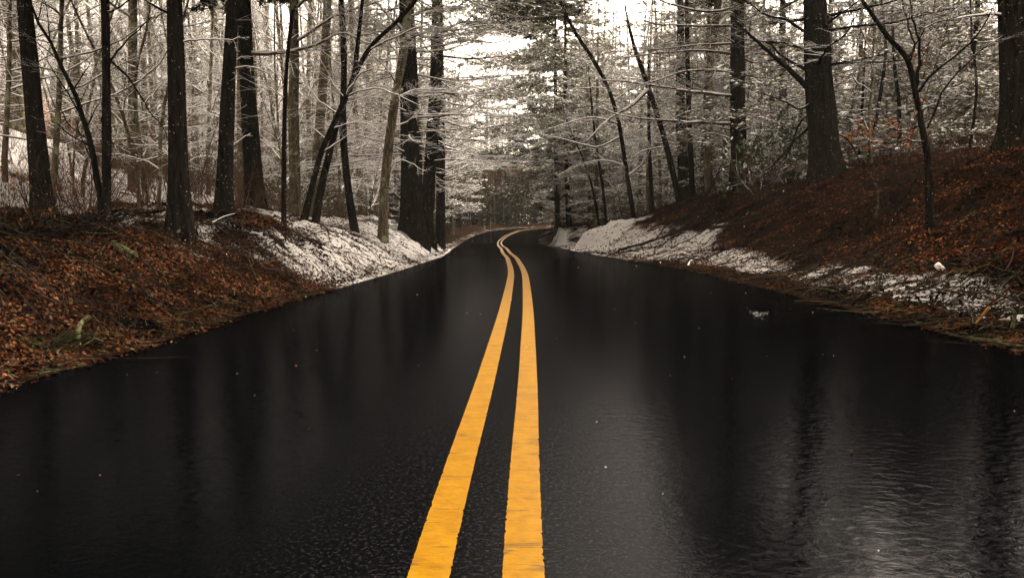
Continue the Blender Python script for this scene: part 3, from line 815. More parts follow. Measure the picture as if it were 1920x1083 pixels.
def place(kind, i, x, y, rz, sc, dz=0.0, label=None, group=None):
    tm, cm, tn, cn = PROTO[kind][i]
    nm, cat = NAMES[kind]
    o = empty(nm, (x, y, float(gz(x, y)) + dz), label, cat, group, rz, sc)
    link(tn, tm, o)
    if cm: link(cn, cm, o)
    return o

# ------------------------------------------------------------------ hero trees built
def pt_path(path, d, top_extra, d_top=None):
    pts = [P(px, py, d) for px, py in path]
    return pts
def resample(pts, n):
    L = [0]
    for a, b in zip(pts[:-1], pts[1:]): L.append(L[-1] + (b - a).length)
    out = []
    # Catmull-Rom through the measured points
    for i in range(n + 1):
        s = L[-1] * i / n
        k = min(max(np.searchsorted(L, s) - 1, 0), len(pts) - 2)
        t = (s - L[k]) / max(L[k + 1] - L[k], 1e-6)
        p0 = pts[max(k - 1, 0)]; p1 = pts[k]; p2 = pts[k + 1]; p3 = pts[min(k + 2, len(pts) - 1)]
        out.append(.5 * ((2 * p1) + (p2 - p0) * t + (2 * p0 - 5 * p1 + 4 * p2 - p3) * t * t + (3 * p1 - p0 - 3 * p2 + p3) * t ** 3))
    return out
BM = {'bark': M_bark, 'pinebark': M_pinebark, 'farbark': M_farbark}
LIMBS = {   # handle -> [(path px, foot width px, snowy)]
 'forked young maple': [([(190, 405), (184, 340), (172, 275), (140, 175), (118, 130), (84, 62), (58, 15), (40, -20)], 14, 0),
                        ([(206, 120), (222, 93), (266, 49), (288, 31)], 4, 0),
                        ([(205, 110), (248, 155), (270, 195), (301, 235), (315, 262)], 4, 0), ([(270, 195), (285, 178), (300, 160), (318, 143)], 3, 1),
                        ([(198, 250), (192, 230), (194, 160), (196, 140)], 3, 0)],
 'flared oak': [([(340, 80), (377, 73), (420, 75), (450, 70)], 4, 1), ([(338, 45), (310, 22), (280, 5), (250, -20)], 6, 0)],
 'mossy-flecked oak': [([(436, 130), (455, 125), (480, 128), (510, 140)], 4, 1), ([(437, 120), (450, 108), (475, 106)], 3, 1), ([(430, 280), (450, 262), (470, 250)], 3, 1)],
 'long-limbed oak': [([(462, 97), (500, 101), (560, 93), (605, 78), (636, 62), (662, 66), (685, 80), (705, 84)], 9, 1),
                     ([(636, 62), (680, 66), (720, 58), (770, 62)], 4, 1), ([(470, 260), (440, 235), (410, 228)], 4, 1)],
 'arching maple': [([(640, 200), (665, 150), (700, 128), (742, 140)], 5, 1), ([(650, 180), (700, 165), (740, 176), (790, 200)], 4, 1),
                   ([(690, 95), (730, 75), (790, 50), (840, 55)], 5, 1), ([(625, 240), (660, 230), (690, 232), (715, 250)], 3, 1), ([(605, 285), (640, 262), (680, 240), (700, 230)], 3, 1)],
 'crooked maple': [([(635, 215), (600, 190), (570, 150), (555, 120)], 4, 1), ([(622, 270), (585, 240), (560, 235)], 3, 1)],
 'lichened maple': [([(722, 320), (755, 300), (790, 318), (800, 320)], 3, 1), ([(752, 110), (720, 70), (690, 60), (650, 45)], 4, 1), ([(760, 60), (720, 20), (690, -10)], 6, 1)],
 'stout verge pine': [([(766, 110), (783, 97), (837, 93), (887, 80)], 7, 1), ([(773, 182), (827, 177), (870, 160)], 5, 1),
                      ([(776, 220), (853, 213), (900, 187), (940, 150)], 5, 1), ([(770, 70), (807, 60), (860, 56), (920, 45)], 6, 1), ([(768, 245), (740, 244), (700, 246)], 3, 1)],
 'straight verge pine': [([(827, 190), (880, 200), (940, 203), (1000, 190)], 5, 0), ([(827, 225), (880, 240), (930, 236), (985, 220)], 5, 0), ([(827, 255), (870, 262), (920, 262), (965, 250)], 4, 0),
                         ([(827, 150), (880, 150), (940, 143), (1010, 140)], 5, 0), ([(826, 105), (880, 110), (940, 105), (990, 95)], 5, 0), ([(826, 60), (880, 40), (960, 58), (1010, 66)], 5, 0),
                         ([(827, 275), (870, 285), (905, 300)], 4, 0)],
 'tilted verge pine': [([(812, 260), (850, 275), (880, 262)], 4, 0), ([(817, 170), (870, 178), (930, 165), (970, 172)], 5, 0), ([(820, 90), (870, 75), (930, 80), (975, 60)], 5, 0), ([(815, 130), (780, 120), (740, 128)], 4, 1)],
 'snow-limbed maple': [([(1160, 232), (1120, 220), (1080, 225), (1020, 245)], 4, 1), ([(1165, 255), (1120, 275), (1060, 262), (1010, 250)], 4, 1), ([(1150, 190), (1190, 160), (1215, 150)], 3, 1),
                       ([(1172, 310), (1130, 300), (1085, 310), (1045, 330)], 3, 1), ([(1140, 165), (1100, 165), (1050, 170)], 3, 1), ([(1176, 330), (1210, 300), (1225, 260)], 3, 1)],
 'leaning verge trunk': [([(1216, 167), (1180, 200), (1140, 225), (1100, 265)], 9, 1), ([(1240, 240), (1275, 215), (1310, 205)], 4, 1), ([(1250, 275), (1200, 285), (1150, 330)], 3, 1)],
 'black bough pine': [([(1378, 49), (1310, 48), (1235, 46), (1175, 28)], 6, 0), ([(1378, 82), (1315, 84), (1240, 92), (1180, 88)], 5, 0), ([(1378, 102), (1306, 95), (1200, 104), (1150, 112)], 6, 0),
                      ([(1378, 133), (1288, 133), (1235, 150), (1190, 160)], 6, 0), ([(1376, 180), (1292, 171), (1208, 157), (1130, 150)], 7, 0), ([(1376, 232), (1315, 230), (1244, 226), (1168, 217), (1120, 200)], 7, 0),
                      ([(1378, 15), (1320, 22), (1250, 5), (1190, -20)], 6, 0), ([(1376, 262), (1330, 250), (1290, 262)], 4, 0), ([(1390, 210), (1430, 190), (1460, 200)], 4, 0),
                      ([(1390, 110), (1430, 118), (1470, 105)], 5, 0), ([(1390, 40), (1440, 20), (1490, 25)], 5, 0), ([(1390, 160), (1420, 150), (1450, 165)], 4, 0)],
 'massive pine': [([(1522, 175), (1484, 133), (1440, 97), (1400, 60), (1370, 30)], 12, 0), ([(1520, 135), (1467, 106), (1440, 80), (1400, 75)], 7, 0), ([(1520, 70), (1480, 40), (1430, 25), (1380, -10)], 6, 0),
                  ([(1527, 230), (1489, 266), (1453, 306), (1430, 320)], 7, 0), ([(1524, 190), (1500, 205), (1470, 190), (1420, 172)], 5, 0), ([(1548, 240), (1590, 262), (1606, 290), (1618, 320)], 4, 0),
                  ([(1526, 212), (1500, 230), (1470, 300), (1430, 330)], 4, 0), ([(1545, 90), (1580, 70), (1610, 20)], 5, 0)],
 'bent bank sapling': [([(1717, 165), (1724, 111), (1721, 66), (1706, 27), (1706, -10)], 7, 0), ([(1706, 115), (1730, 60), (1750, 45), (1800, 30), (1850, 0)], 3, 0),
                       ([(1722, 172), (1759, 129), (1808, 93), (1839, 58), (1870, 0)], 5, 0), ([(1739, 240), (1772, 168), (1817, 115), (1866, 75), (1925, 45)], 4, 0),
                       ([(1701, 111), (1715, 85), (1700, 40), (1690, -10)], 4, 0), ([(1735, 270), (1700, 262), (1660, 268), (1600, 255)], 3, 0), ([(1728, 235), (1690, 245), (1650, 235)], 3, 0)],
 'right-edge pine': [([(1900, 32), (1874, 27), (1830, 29), (1788, 35)], 8, 1), ([(1895, 55), (1880, 30), (1890, -20)], 4, 0)],
 'low-bough pine': [],
}
def limb_mesh(path, d, wpx, snowy, rg, fine=1.0):
    """one measured limb with random side twigs; it also swings a little in depth"""
    pts = [P(px, py, d) for px, py in path]
    L = sum((b - a).length for a, b in zip(pts[:-1], pts[1:]))
    sw = rg.uniform(-.35, .35) * L
    for i, p in enumerate(pts):
        t = i / (len(pts) - 1)
        q = P(path[i][0], path[i][1], d + sw * t)
        pts[i] = q
    n = 12
    pp = resample(pts, n)
    for p in pp[1:]: p += Vector((rg.gauss(0, .006), rg.gauss(0, .02), rg.gauss(0, .006))) * min(1, L)
    r = wpx * d / FPX / 2
    G = Geo()
    G.line(pp, [r * (1 - .8 * i / n) + .002 for i in range(n + 1)], 6, 0)
    cfg = [(1,) * 7, (6, .17, .01, 5, 45, .5, 4), (4, .2, .01, 4, 45, .5, 3), (3, .2, 0, 0, 0, 0, 3)]
    c = int((4 + L * 4) * fine)
    for j in range(c):
        t = .2 + .8 * (j + rg.random()) / c
        i = min(int(t * n), n - 1); p = pp[i].lerp(pp[i + 1], t * n - i)
        dv = (pp[i + 1] - pp[i]).normalized()
        pv = perp(dv, rg); pv.z *= .6
        a = R(rg.uniform(30, 65))
        nd = (dv * math.cos(a) + pv * math.sin(a)).normalized()
        grow(G, p, nd, L * .34 * (1.1 - .6 * t) * rg.uniform(.5, 1.2), max(r * .35 * (1 - .6 * t), .0028), 1, rg, cfg)
    return G
BROWNLEAF = [(.26, .075, .02), (.34, .11, .025), (.16, .045, .018), (.26, .12, .05)]
WINDOWS = [(1080, 1245), (1465, 1515), (1560, 1685), (1812, 1868)]     # gaps in the canopy where the sky shows
def in_window(p):
    q = to_px(p.x, p.y, p.z)[0]
    return any(a < q < b for a, b in WINDOWS)
OVER = {'low-bough pine': .78, 'twin bend pine': .85, 'leaning left-edge oak': 1.1, 'forked young maple': 1.1, 'flared oak': 1.1, 'mossy-flecked oak': 1.1, 'long-limbed oak': 1.08, 'stout verge pine': 1.08, 'arching maple': 1.25, 'lichened maple': 1.1, 'straight verge pine': 1.12, 'tilted verge pine': 1.12,
        'black bough pine': 1.05, 'slim bank maple': 1.1, 'massive pine': 1.05, 'right-edge pine': 1.05, 'misty edge pine': 1, 'slim twin trunk': 1.1, 'broken-topped pine': 1.1}
LANDM = []
for hi, (nm, handle, label, cat, d, path, w0, w1, mt, kind) in enumerate(HERO):
    rg = random.Random(1000 + hi)
    foot = P(path[0][0], path[0][1], d)
    zg = float(gz(foot.x, foot.y))
    base = Vector((foot.x, foot.y, min(zg, foot.z) if abs(zg - foot.z) < .5 else zg))
    root = empty(nm, base, label, cat)
    LANDM.append((path[0][0], handle, d))
    pts = [P(px, py, d) for px, py in path]
    pts[0] = Vector((pts[0].x, d, base.z))
    vis_top = pts[-1].z
    slope = (pts[-1] - pts[-2]).normalized()
    H = {'sapling': 3.0, 'maple_tree': 7.0}.get(nm, 12.0)
    H = max(H * (1 if d < 35 else 1.1), vis_top + 1.5)
    dirx = slope.copy(); q = pts[-1].copy()
    step = 1.2 if H > 6 else .7
    while q.z < H and len(pts) < 24:
        dirx = (dirx * .85 + Vector((rg.gauss(0, .04), rg.gauss(0, .04), 1)) * .3).normalized()
        q = q + dirx * step; pts.append(q.copy())
    below = pts[0] - Vector((0, 0, .35))
    big = w0 > 24
    n = 60 if big else 36
    pp = resample(pts, n)
    r0 = w0 * d / FPX / 2; r1 = w1 * d / FPX / 2
    zt = max(vis_top - base.z, .5)
    kk = 28 if big else 10
    ph = [rg.uniform(0, 6.28) for _ in range(6)]
    rad = []; line = [below] + pp
    for i, p in enumerate(line):
        z = max(p.z - base.z, 0)
        r = r0 + (r1 - r0) * min(z / zt, 1)
        if z > zt: r = r1 * max(.12, 1 - .8 * (z - zt) / max(H - base.z - zt, .5))
        fl = math.exp(-z / (.2 + r0 * .8)) * ((.5 if w0 > 45 else .75) if big else .4)
        ring = []
        for a in range(kk):
            t = a / kk * 6.283
            lobe = 1 + fl * (.35 + .65 * max(0, math.sin(4 * t + ph[0])) ** 2 + .4 * max(0, math.sin(3 * t + ph[1])))
            if big:
                lobe *= 1 + .035 * math.sin(9 * t + ph[2] + 1.2 * math.sin(z * 2)) + .03 * math.sin(14 * t + ph[3] + z * 1.3) + .03 * math.sin(2 * t + z * 1.1 + ph[4])
            else:
                lobe *= 1 + .05 * math.sin(2 * t + z * 3 + ph[4])
            ring.append(r * lobe * (1 + .025 * math.sin(z * 4.3 + ph[5])))
        rad.append(ring)
    T = Geo(); T.line(line, rad, kk, 0)
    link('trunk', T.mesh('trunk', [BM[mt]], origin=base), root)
    # measured limbs, each its own part
    for lp, lw, sn in LIMBS.get(handle, []):
        fine = 1.0 if kind in ('few', 'snow', 'none', 'pinefew') else 1.4
        G = limb_mesh(lp, d, lw, sn, rg, fine)
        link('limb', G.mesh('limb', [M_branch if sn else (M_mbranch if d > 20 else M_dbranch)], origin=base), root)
    # the crown: everything finer
    G = Geo(); tips = []
    def at(z):
        for a, b in zip(pp[:-1], pp[1:]):
            if b.z >= z: return a.lerp(b, (z - a.z) / max(b.z - a.z, 1e-6)), a
        return pp[-1], pp[-1]
    if kind in ('few', 'bare', 'snow'):
        z0 = {'few': .30, 'bare': .25, 'snow': .28}[kind]
        nl = {'few': 9, 'bare': 14, 'snow': 12}[kind]
        Hh = pp[-1].z - base.z
        if nm != 'sapling' and kind == 'few': z0 = .32; nl = 12
        for j in range(nl):
            t = z0 + (.98 - z0) * (j + rg.random()) / nl
            p, _ = at(base.z + Hh * t)
            az = rg.uniform(0, 6.28)
            L = Hh * .26 * (1.1 - .6 * t) * rg.uniform(.5, 1.2)
            grow(G, p, Vector((math.cos(az), math.sin(az), rg.uniform(.1, .8))).normalized(), L, max(r1 * .35 * (1.1 - t), .006), 1, rg, CFG_UND if Hh < 6 else CFG_TALL, 0, tips)
    elif kind in ('pine', 'green', 'pinelow', 'pinefew'):
        z = {'pine': 2.2, 'green': 2.9, 'pinelow': 1.6, 'pinefew': 2.6}[kind]
        gf = {'pine': 5.0, 'green': .8, 'pinelow': 4.5, 'pinefew': 5.5}[kind]
        Lm = {'pine': 3.3, 'green': 4.6, 'pinelow': 2.0, 'pinefew': 2.8}[kind]
        Hh = pp[-1].z - base.z
        while z < Hh:
            p, _ = at(base.z + z)
            m = rg.randint(2, 4)
            for j in range(m):
                az = rg.uniform(0, 6.28)
                L = Lm * rg.uniform(.5, 1.15) * (1.0 if z < Hh * .6 else 1.5 * (1.05 - z / Hh) + .1)
                bough(G, p, az, L, max(.010, r1 * .16), rg, 0, tips if (z > gf or rg.random() < .1) else None, elev=rg.uniform(-.15, .3), dens=1.0, droop=-.06 if kind == 'green' else -.02)
            z += rg.uniform(.3, .6)
        tufts(G, tips, 6 if kind == 'green' else 5, .17 if kind == 'green' else .12, .014 if kind == 'green' else .006, 1, hi)
        snow_pads(G, tips, .5 if kind == 'green' else .3, .08 if kind == 'green' else .05, 2, hi)
    tips_h = []
    if handle in OVER:
        # the high dense crown above the bare bole
        z = OVER[handle] * (EYE + .265 * d) + .5 - base.z
        Hh = max(pp[-1].z - base.z, z + 4)
        while z < Hh + .5:
            p, _ = at(base.z + z)
            for j in range(4 if base.x < 0 else 7):
                az = rg.uniform(0, 6.28)
                LL = rg.uniform(3.0, 5.5) if ('verge' in handle or 'bend' in handle or 'low-' in handle) else rg.uniform(2.4, 4.2) * (1 if z < Hh * .75 else .6)
                if any(in_window(p + Vector((math.cos(az), math.sin(az), .1)) * LL * u_) for u_ in (.3, .65, 1)): continue
                bough(G, p, az, LL, max(.018, r1 * .25), rg, 0, tips_h, elev=rg.uniform(-.05, .4), dens=.75, droop=-.01)
            z += .42
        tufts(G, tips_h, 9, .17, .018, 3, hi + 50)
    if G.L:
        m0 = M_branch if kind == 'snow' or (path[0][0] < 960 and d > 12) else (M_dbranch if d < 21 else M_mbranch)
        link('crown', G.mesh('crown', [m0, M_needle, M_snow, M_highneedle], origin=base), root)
    # withered leaves still hanging on the bent sapling
    if handle in ('bent bank sapling', 'wavy sapling'):
        C = []; D = []
        spots = {'bent bank sapling': [(1600, 255), (1625, 262), (1650, 238), (1655, 268), (1675, 228), (1690, 240), (1700, 262), (1640, 245), (1610, 235), (1715, 240), (1710, 105), (1725, 185)],
                 'wavy sapling': [(1636, 88), (1600, 105), (1632, 75), (1650, 200), (1590, 155), (1565, 22)]}[handle]
        for sx, sy in spots:
            for _ in range(20):
                C.append(tuple(P(sx + rg.gauss(0, 13), sy + rg.gauss(0, 8), d + rg.gauss(0, .12)))); D.append((rg.gauss(0, .6), rg.gauss(0, .6), -.8))
        G = Geo(); leaf_quads(G, C, D, .04, 0, hi, BROWNLEAF, .3)
        o = link('withered_leaves', G.mesh('withered_leaves', [M_leaf], smooth=False, origin=base), root)

# ------------------------------------------------------------------ the woods behind
rg = random.Random(77)
spots = []
hero_xy = [(a[0], a[1]) for a in ANCH]
def free(x, y, rmin):
    for a, b in spots:
        if (a - x) ** 2 + (b - y) ** 2 < rmin * rmin: return False
    for a, b in hero_xy:
        if (a - x) ** 2 + (b - y) ** 2 < .5: return False
    return True
plan = []
HT = {'bare': [13, 14, 15, 16, 17, 18], 'pine': [15, 16.5, 18, 19.5], 'snowpine': [10, 12, 14], 'dim': [12, 13, 14]}
def scatter(kind, n, side, y0, y1, e0, e1, sc0, sc1, rmin=.9, margin=80, bias=1.0):
    c = 0; tries = 0
    while c < n and tries < 6000:
        tries += 1
        y = y0 + (y1 - y0) * rg.random() ** bias
        e = e0 + (e1 - e0) * rg.random()
        x = (float(itp(LX, y)) - e) if side < 0 else (float(itp(RX, y)) + e)
        z = float(base_z(x, y))
        px, py = to_px(x, y, z)
        if px < -margin or px > 1920 + margin: continue
        if not free(x, y, rmin): continue
        sc = rg.uniform(sc0, sc1); pi = rg.randrange(len(PROTO[kind]))
        if any(a - 25 < px < b + 25 for a, b in WINDOWS) and HT.get(kind):
            top = (.84 + (.27 if px < 1300 else .27) * y - z) / HT[kind][pi]
            if top < .45: continue
            sc = min(sc, top)
        spots.append((x, y)); plan.append((kind, x, y, px, sc, rg.uniform(0, 6.28), pi)); c += 1
# left woods
scatter('bare', 84, -1, 19, 62, 2.5, 30, .6, 1.15, 1.0)
scatter('pine', 34, -1, 26, 75, 2.0, 34, .85, 1.15, 1.6)
scatter('under', 75, -1, 13, 50, 2.2, 26, .7, 1.2, .8)
scatter('young', 9, -1, 22, 60, 3, 26, .6, 1.1, 1.5)
scatter('shrub', 60, -1, 11, 30, 2.6, 14, .7, 1.3, .5)
scatter('laurel', 8, -1, 15, 34, 2.5, 12, .7, 1.1, .6)
# right woods
scatter('bare', 54, 1, 24, 70, 3.5, 30, .6, 1.15, 1.0)
scatter('pine', 34, 1, 30, 80, 2.5, 34, .85, 1.15, 1.6)
scatter('under', 55, 1, 26, 60, 2.6, 26, .8, 1.3, .8)
scatter('snowpine', 12, 1, 30, 52, 2.2, 9, .8, 1.1, 2.0)
scatter('snowpine', 10, 1, 28, 60, 8, 28, .8, 1.1, 2.0)
scatter('snowpine', 12, -1, 34, 70, 3, 26, .8, 1.1, 2.0)
scatter('snowpine', 7, -1, 52, 78, 1.6, 5, .9, 1.2, 2.2)
scatter('snowpine', 7, 1, 50, 78, 1.6, 5, .9, 1.2, 2.2)
scatter('young', 34, 1, 24, 60, 5, 28, .9, 1.7, 1.3)
scatter('laurel', 24, 1, 21, 48, 2.0, 16, .7, 1.3, .6)
scatter('shrub', 34, 1, 17, 40, 3.0, 14, .7, 1.2, .5)
scatter('under', 14, 1, 20, 30, 4.5, 11, .6, 1.0, .8)
scatter('dim', 26, 1, 24, 50, 4.5, 18, .55, .8, .9)
scatter('dim', 26, -1, 20, 50, 3.5, 20, .55, .8, .9)
scatter('snowpine', 6, 1, 38, 54, 1.6, 4.5, .95, 1.2, 1.5)
# closing the view round the bend
scatter('dim', 46, -1, 60, 118, 1.2, 14, .75, 1.0, 1.1)
scatter('darkpine', 16, -1, 75, 120, 2, 26, .9, 1.1, 1.6)
scatter('dim', 20, -1, 34, 70, 1.5, 8, .6, .9, .9)
scatter('dim', 14, 1, 40, 90, 1.2, 8, .6, .9, .9)
scatter('bare', 16, 1, 45, 100, 1.5, 14, .7, 1.0, 1.2)
scatter('darkpine', 10, 1, 48, 100, 1.5, 14, .75, .95, 1.6)
scatter('darkpine', 44, -1, 60, 122, 1.2, 14, .6, 1.0, 1.2)
scatter('dim', 40, -1, 56, 112, 1.0, 8, .7, 1.0, .7)
scatter('laurel', 12, -1, 58, 118, 1.0, 9, 1.2, 2.0, .8)
scatter('darkpine', 30, -1, 66, 122, 1.5, 16, .6, .95, 1.3)
scatter('darkpine', 12, -1, 40, 66, 2.5, 9, .4, .7, 1.3)
scatter('darkpine', 16, 1, 44, 100, 1.6, 9, .5, .9, 1.3)
scatter('darkpine', 16, 1, 50, 110, 1.4, 10, .5, .9, 1.2)

ORD = ['first', 'second', 'third', 'fourth', 'fifth', 'sixth', 'seventh', 'eighth', 'ninth', 'tenth', 'eleventh', 'twelfth', 'thirteenth',
       'fourteenth', 'fifteenth', 'sixteenth', 'seventeenth', 'eighteenth', 'nineteenth', 'twentieth'] + ['twenty-' + q for q in ('first', 'second', 'third', 'fourth', 'fifth', 'sixth', 'seventh', 'eighth', 'ninth')] + ['thirtieth'] + ['thirty-' + q for q in ('first', 'second', 'third', 'fourth', 'fifth', 'sixth', 'seventh', 'eighth', 'ninth')] + ['fortieth'] + ['forty-' + q for q in ('first', 'second', 'third', 'fourth', 'fifth')]
marks = [l for l in LANDM if l[1] in ('leaning left-edge oak', 'forked young maple', 'flared oak', 'mossy-flecked oak', 'pole-thin sapling', 'crooked maple', 'stout verge pine',
                                      'straight verge pine', 'far bend oak', 'low-bough pine', 'leaning verge trunk', 'black bough pine', 'massive pine', 'bent bank sapling', 'right-edge pine')]
marks.sort()
SHORT = {'leaning left-edge oak': 'left-edge oak', 'forked young maple': 'forked maple', 'flared oak': 'flared oak', 'mossy-flecked oak': 'flecked oak', 'pole-thin sapling': 'pole-thin sapling',
         'crooked maple': 'crooked maple', 'stout verge pine': 'stout pine', 'straight verge pine': 'straight verge pine', 'far bend oak': 'far slim oak', 'low-bough pine': 'drooping evergreen',
         'leaning verge trunk': 'leaning trunk', 'black bough pine': 'black pine', 'massive pine': 'massive pine', 'bent bank sapling': 'bent sapling', 'right-edge pine': 'right-edge pine'}
WORD = {'darkpine': 'dark far evergreen', 'dim': 'brown twiggy far tree', 'bare': 'bare grey tree', 'under': 'small snowy tree', 'pine': 'tall background pine', 'snowpine': 'snow-laden pine', 'young': 'young evergreen', 'laurel': 'leafy laurel bush', 'shrub': 'bare brown shrub'}
GRP = {'darkpine': 'dark evergreens closing the bend', 'dim': 'brown twiggy trees in the woods', 'bare': 'bare trees in the woods', 'under': 'small snow-lined trees in the woods', 'pine': 'background pines', 'snowpine': 'snow-laden pines', 'young': 'young evergreens', 'laurel': 'laurel bushes', 'shrub': 'bare shrubs on the forest floor'}
gaps = {}
for it in sorted(plan, key=lambda q: q[3]):
    k = sum(1 for m in marks if m[0] < it[3])
    gaps.setdefault((it[0], k), []).append(it)
for (kind, k), its in gaps.items():
    if k == 0: where = 'left of the ' + SHORT[marks[0][1]]
    elif k == len(marks): where = 'right of the ' + SHORT[marks[-1][1]]
    else: where = 'between ' + SHORT[marks[k - 1][1]] + ' and ' + SHORT[marks[k][1]]
    for j, (kd, x, y, px, sc, rz, pi) in enumerate(its):
        pre = ('only ' if len(its) == 1 else ORD[j] + ' ') if j < len(ORD) else 'further '
        lab = pre + WORD[kd] + (' from left ' if len(its) > 1 else ' ') + where
        place(kd, pi, x, y, rz, sc, label=lab, group=GRP[kd])

# ------------------------------------------------------------------ leaf litter, twigs, grass
LEAFC = np.array([(.095, .030, .012), (.062, .019, .009), (.15, .050, .018), (.040, .014, .008), (.14, .066, .032), (.078, .027, .013), (.030, .012, .007), (.010, .006, .004), (.016, .009, .006), (.10, .055, .032)])
LEAFR = LEAFC[[0, 1, 2, 3, 4, 5, 6, 7, 2, 8]]
def litter(name, side, n, ylo, yhi, ehi, seed, size, palette=LEAFC, keep=None, elo=0.0):
    rs = np.random.RandomState(seed)
    y = ylo * (yhi / ylo) ** rs.rand(n)
    e = elo + (ehi - elo) * rs.rand(n)
    if side < 0: x = itp(LX, y) - e
    else: x = itp(RX, y) + e
    cov = snow_cover(x, y)
    clump = fbm(x * 1.3, y * 1.3, 3)
    k = rs.rand(n) < np.clip(1.15 - 1.1 * cov + clump * .9, .26, 1)
    x, y, e = x[k], y[k], e[k]; N = len(x)
    z = gz(x, y) + rs.uniform(.002, .035, N)
    yaw = rs.rand(N) * 6.283
    tilt = rs.normal(0, .45, (N, 2))
    ex = .02
    v = np.stack([np.cos(yaw), np.sin(yaw), tilt[:, 0]], 1)
    # follow the slope of the bank
    gx = (gz(x + ex, y) - gz(x - ex, y)) / (2 * ex); gy = (gz(x, y + ex) - gz(x, y - ex)) / (2 * ex)
    v[:, 2] += gx * v[:, 0] + gy * v[:, 1]
    v /= np.linalg.norm(v, axis=1, keepdims=True)
    s = np.stack([-np.sin(yaw), np.cos(yaw), tilt[:, 1]], 1); s[:, 2] += gx * s[:, 0] + gy * s[:, 1]
    s /= np.linalg.norm(s, axis=1, keepdims=True)
    nn = np.cross(v, s)
    L = (size * rs.uniform(.5, 1.25, N))[:, None]; W = L * rs.uniform(.25, .42, (N, 1)); cu = rs.uniform(-.1, .45, (N, 1)) * L
    C = np.stack([x, y, z], 1)
    # six-point curled leaf with notched sides
    V = np.stack([C - v * L * .5, C - v * L * .12 + s * W + nn * cu * .6, C + v * L * .08 + s * W * .55 + nn * cu * .3, C + v * L * .26 + s * W * .8 + nn * cu * .7, C + v * L * .5 + nn * cu * .5,
                  C + v * L * .26 - s * W * .8 + nn * cu * .7, C + v * L * .08 - s * W * .55 + nn * cu * .3, C - v * L * .12 - s * W + nn * cu * .6], 1).reshape(-1, 3)
    i = np.arange(N)[:, None] * 8
    F = np.concatenate([i + [[0, 1, 2, 6]], i + [[2, 3, 4, 6]]], 0)
    T = np.concatenate([i + [[4, 5, 6]], i + [[0, 6, 7]]], 0)
    c = palette[rs.randint(0, len(palette), N)] * .47 * rs.uniform(.4, 1.6, (N, 1)) * np.clip(.9 + 2.4 * fbm(x * 2.6 + 5, y * 2.6, 3)[:, None] + 2.0 * fbm(x * .8 + 9, y * .8, 2)[:, None], .06, 2.3)  # broad noise darkens leaf colour in patches, painting in the shade of hollows
    if side < 0: c = c * [[.80, .86, .9]]
    G = Geo()
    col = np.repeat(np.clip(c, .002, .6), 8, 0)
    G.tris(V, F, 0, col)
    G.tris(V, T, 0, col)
    o = link(name, G.mesh(name, [M_leaf], smooth=False))
    return tag(o, kind='stuff')
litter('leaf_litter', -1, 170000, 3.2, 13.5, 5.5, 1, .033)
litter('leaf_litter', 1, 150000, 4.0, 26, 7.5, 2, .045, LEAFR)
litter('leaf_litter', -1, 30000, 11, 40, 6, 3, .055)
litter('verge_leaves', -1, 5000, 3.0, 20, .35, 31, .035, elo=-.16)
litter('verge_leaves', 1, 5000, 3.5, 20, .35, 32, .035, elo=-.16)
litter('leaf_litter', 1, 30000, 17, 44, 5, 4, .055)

def twig_litter(name, side, n, ylo, yhi, elo, ehi, seed, Lr, rr, mats, rise=.15):
    r_ = random.Random(seed); G = Geo()
    for _ in range(n):
        y = ylo * (yhi / ylo) ** r_.random(); e = elo + (ehi - elo) * r_.random()
        x = float(itp(LX, y)) - e if side < 0 else float(itp(RX, y)) + e
        L = r_.uniform(*Lr); a = r_.uniform(0, 6.28)
        p = []
        m = 4
        z0 = r_.uniform(0, .03); up = r_.random() ** 3 * rise
        for i in range(m + 1):
            xx = x + math.cos(a) * L * i / m; yy = y + math.sin(a) * L * i / m
            a += r_.gauss(0, .18)
            p.append([xx, yy, z0 + up * i / m])
        g_ = gz(np.array([q[0] for q in p]), np.array([q[1] for q in p]))
        g_ = np.maximum(g_, np.interp(np.array([q[1] for q in p]), RY, RZ) + .004)
        pts = [Vector((q[0], q[1], q[2] + float(h) + .006)) for q, h in zip(p, g_)]
        r = r_.uniform(*rr)
        G.line(pts, [r, r * .85, r * .7, r * .5, r * .3], 4, r_.randrange(len(mats)))
    return tag(link(name, G.mesh(name, mats)), kind='stuff')
twig_litter('twig_litter', 1, 850, 4.5, 19, .05, 1.4, 5, (.15, .7), (.0025, .008), [M_deadwood, M_deadwood, M_deadwood, M_moss, M_twig], .10)
twig_litter('twig_litter', 1, 120, 5.0, 22, 1.0, 3.4, 15, (.2, .8), (.002, .006), [M_deadwood], .25)
twig_litter('twig_litter', -1, 600, 3.6, 14, .05, 4.2, 6, (.12, .6), (.002, .006), [M_deadwood, M_deadwood, M_moss], .2)
twig_litter('twig_litter', -1, 700, 9, 30, .1, 4, 16, (.15, .7), (.003, .008), [M_deadwood, M_twig], .2)
twig_litter('dead_brush', 1, 330, 7.5, 24, 1.3, 5.0, 51, (.5, 1.5), (.004, .010), [M_deadwood], .5)
twig_litter('dead_brush', 1, 260, 4.8, 15, .25, 1.6, 52, (.4, 1.2), (.004, .009), [M_deadwood], .22)
twig_litter('dead_brush', -1, 210, 4.0, 10.5, .5, 3.8, 53, (.4, 1.3), (.004, .009), [M_deadwood], .3)
twig_litter('verge_debris', 1, 900, 4.0, 22, -.06, .28, 7, (.04, .25), (.0015, .004), [M_deadwood, M_moss, M_twig], .02)
twig_litter('verge_debris', -1, 900, 3.4, 22, -.06, .25, 8, (.04, .22), (.0015, .004), [M_deadwood, M_moss, M_twig], .02)

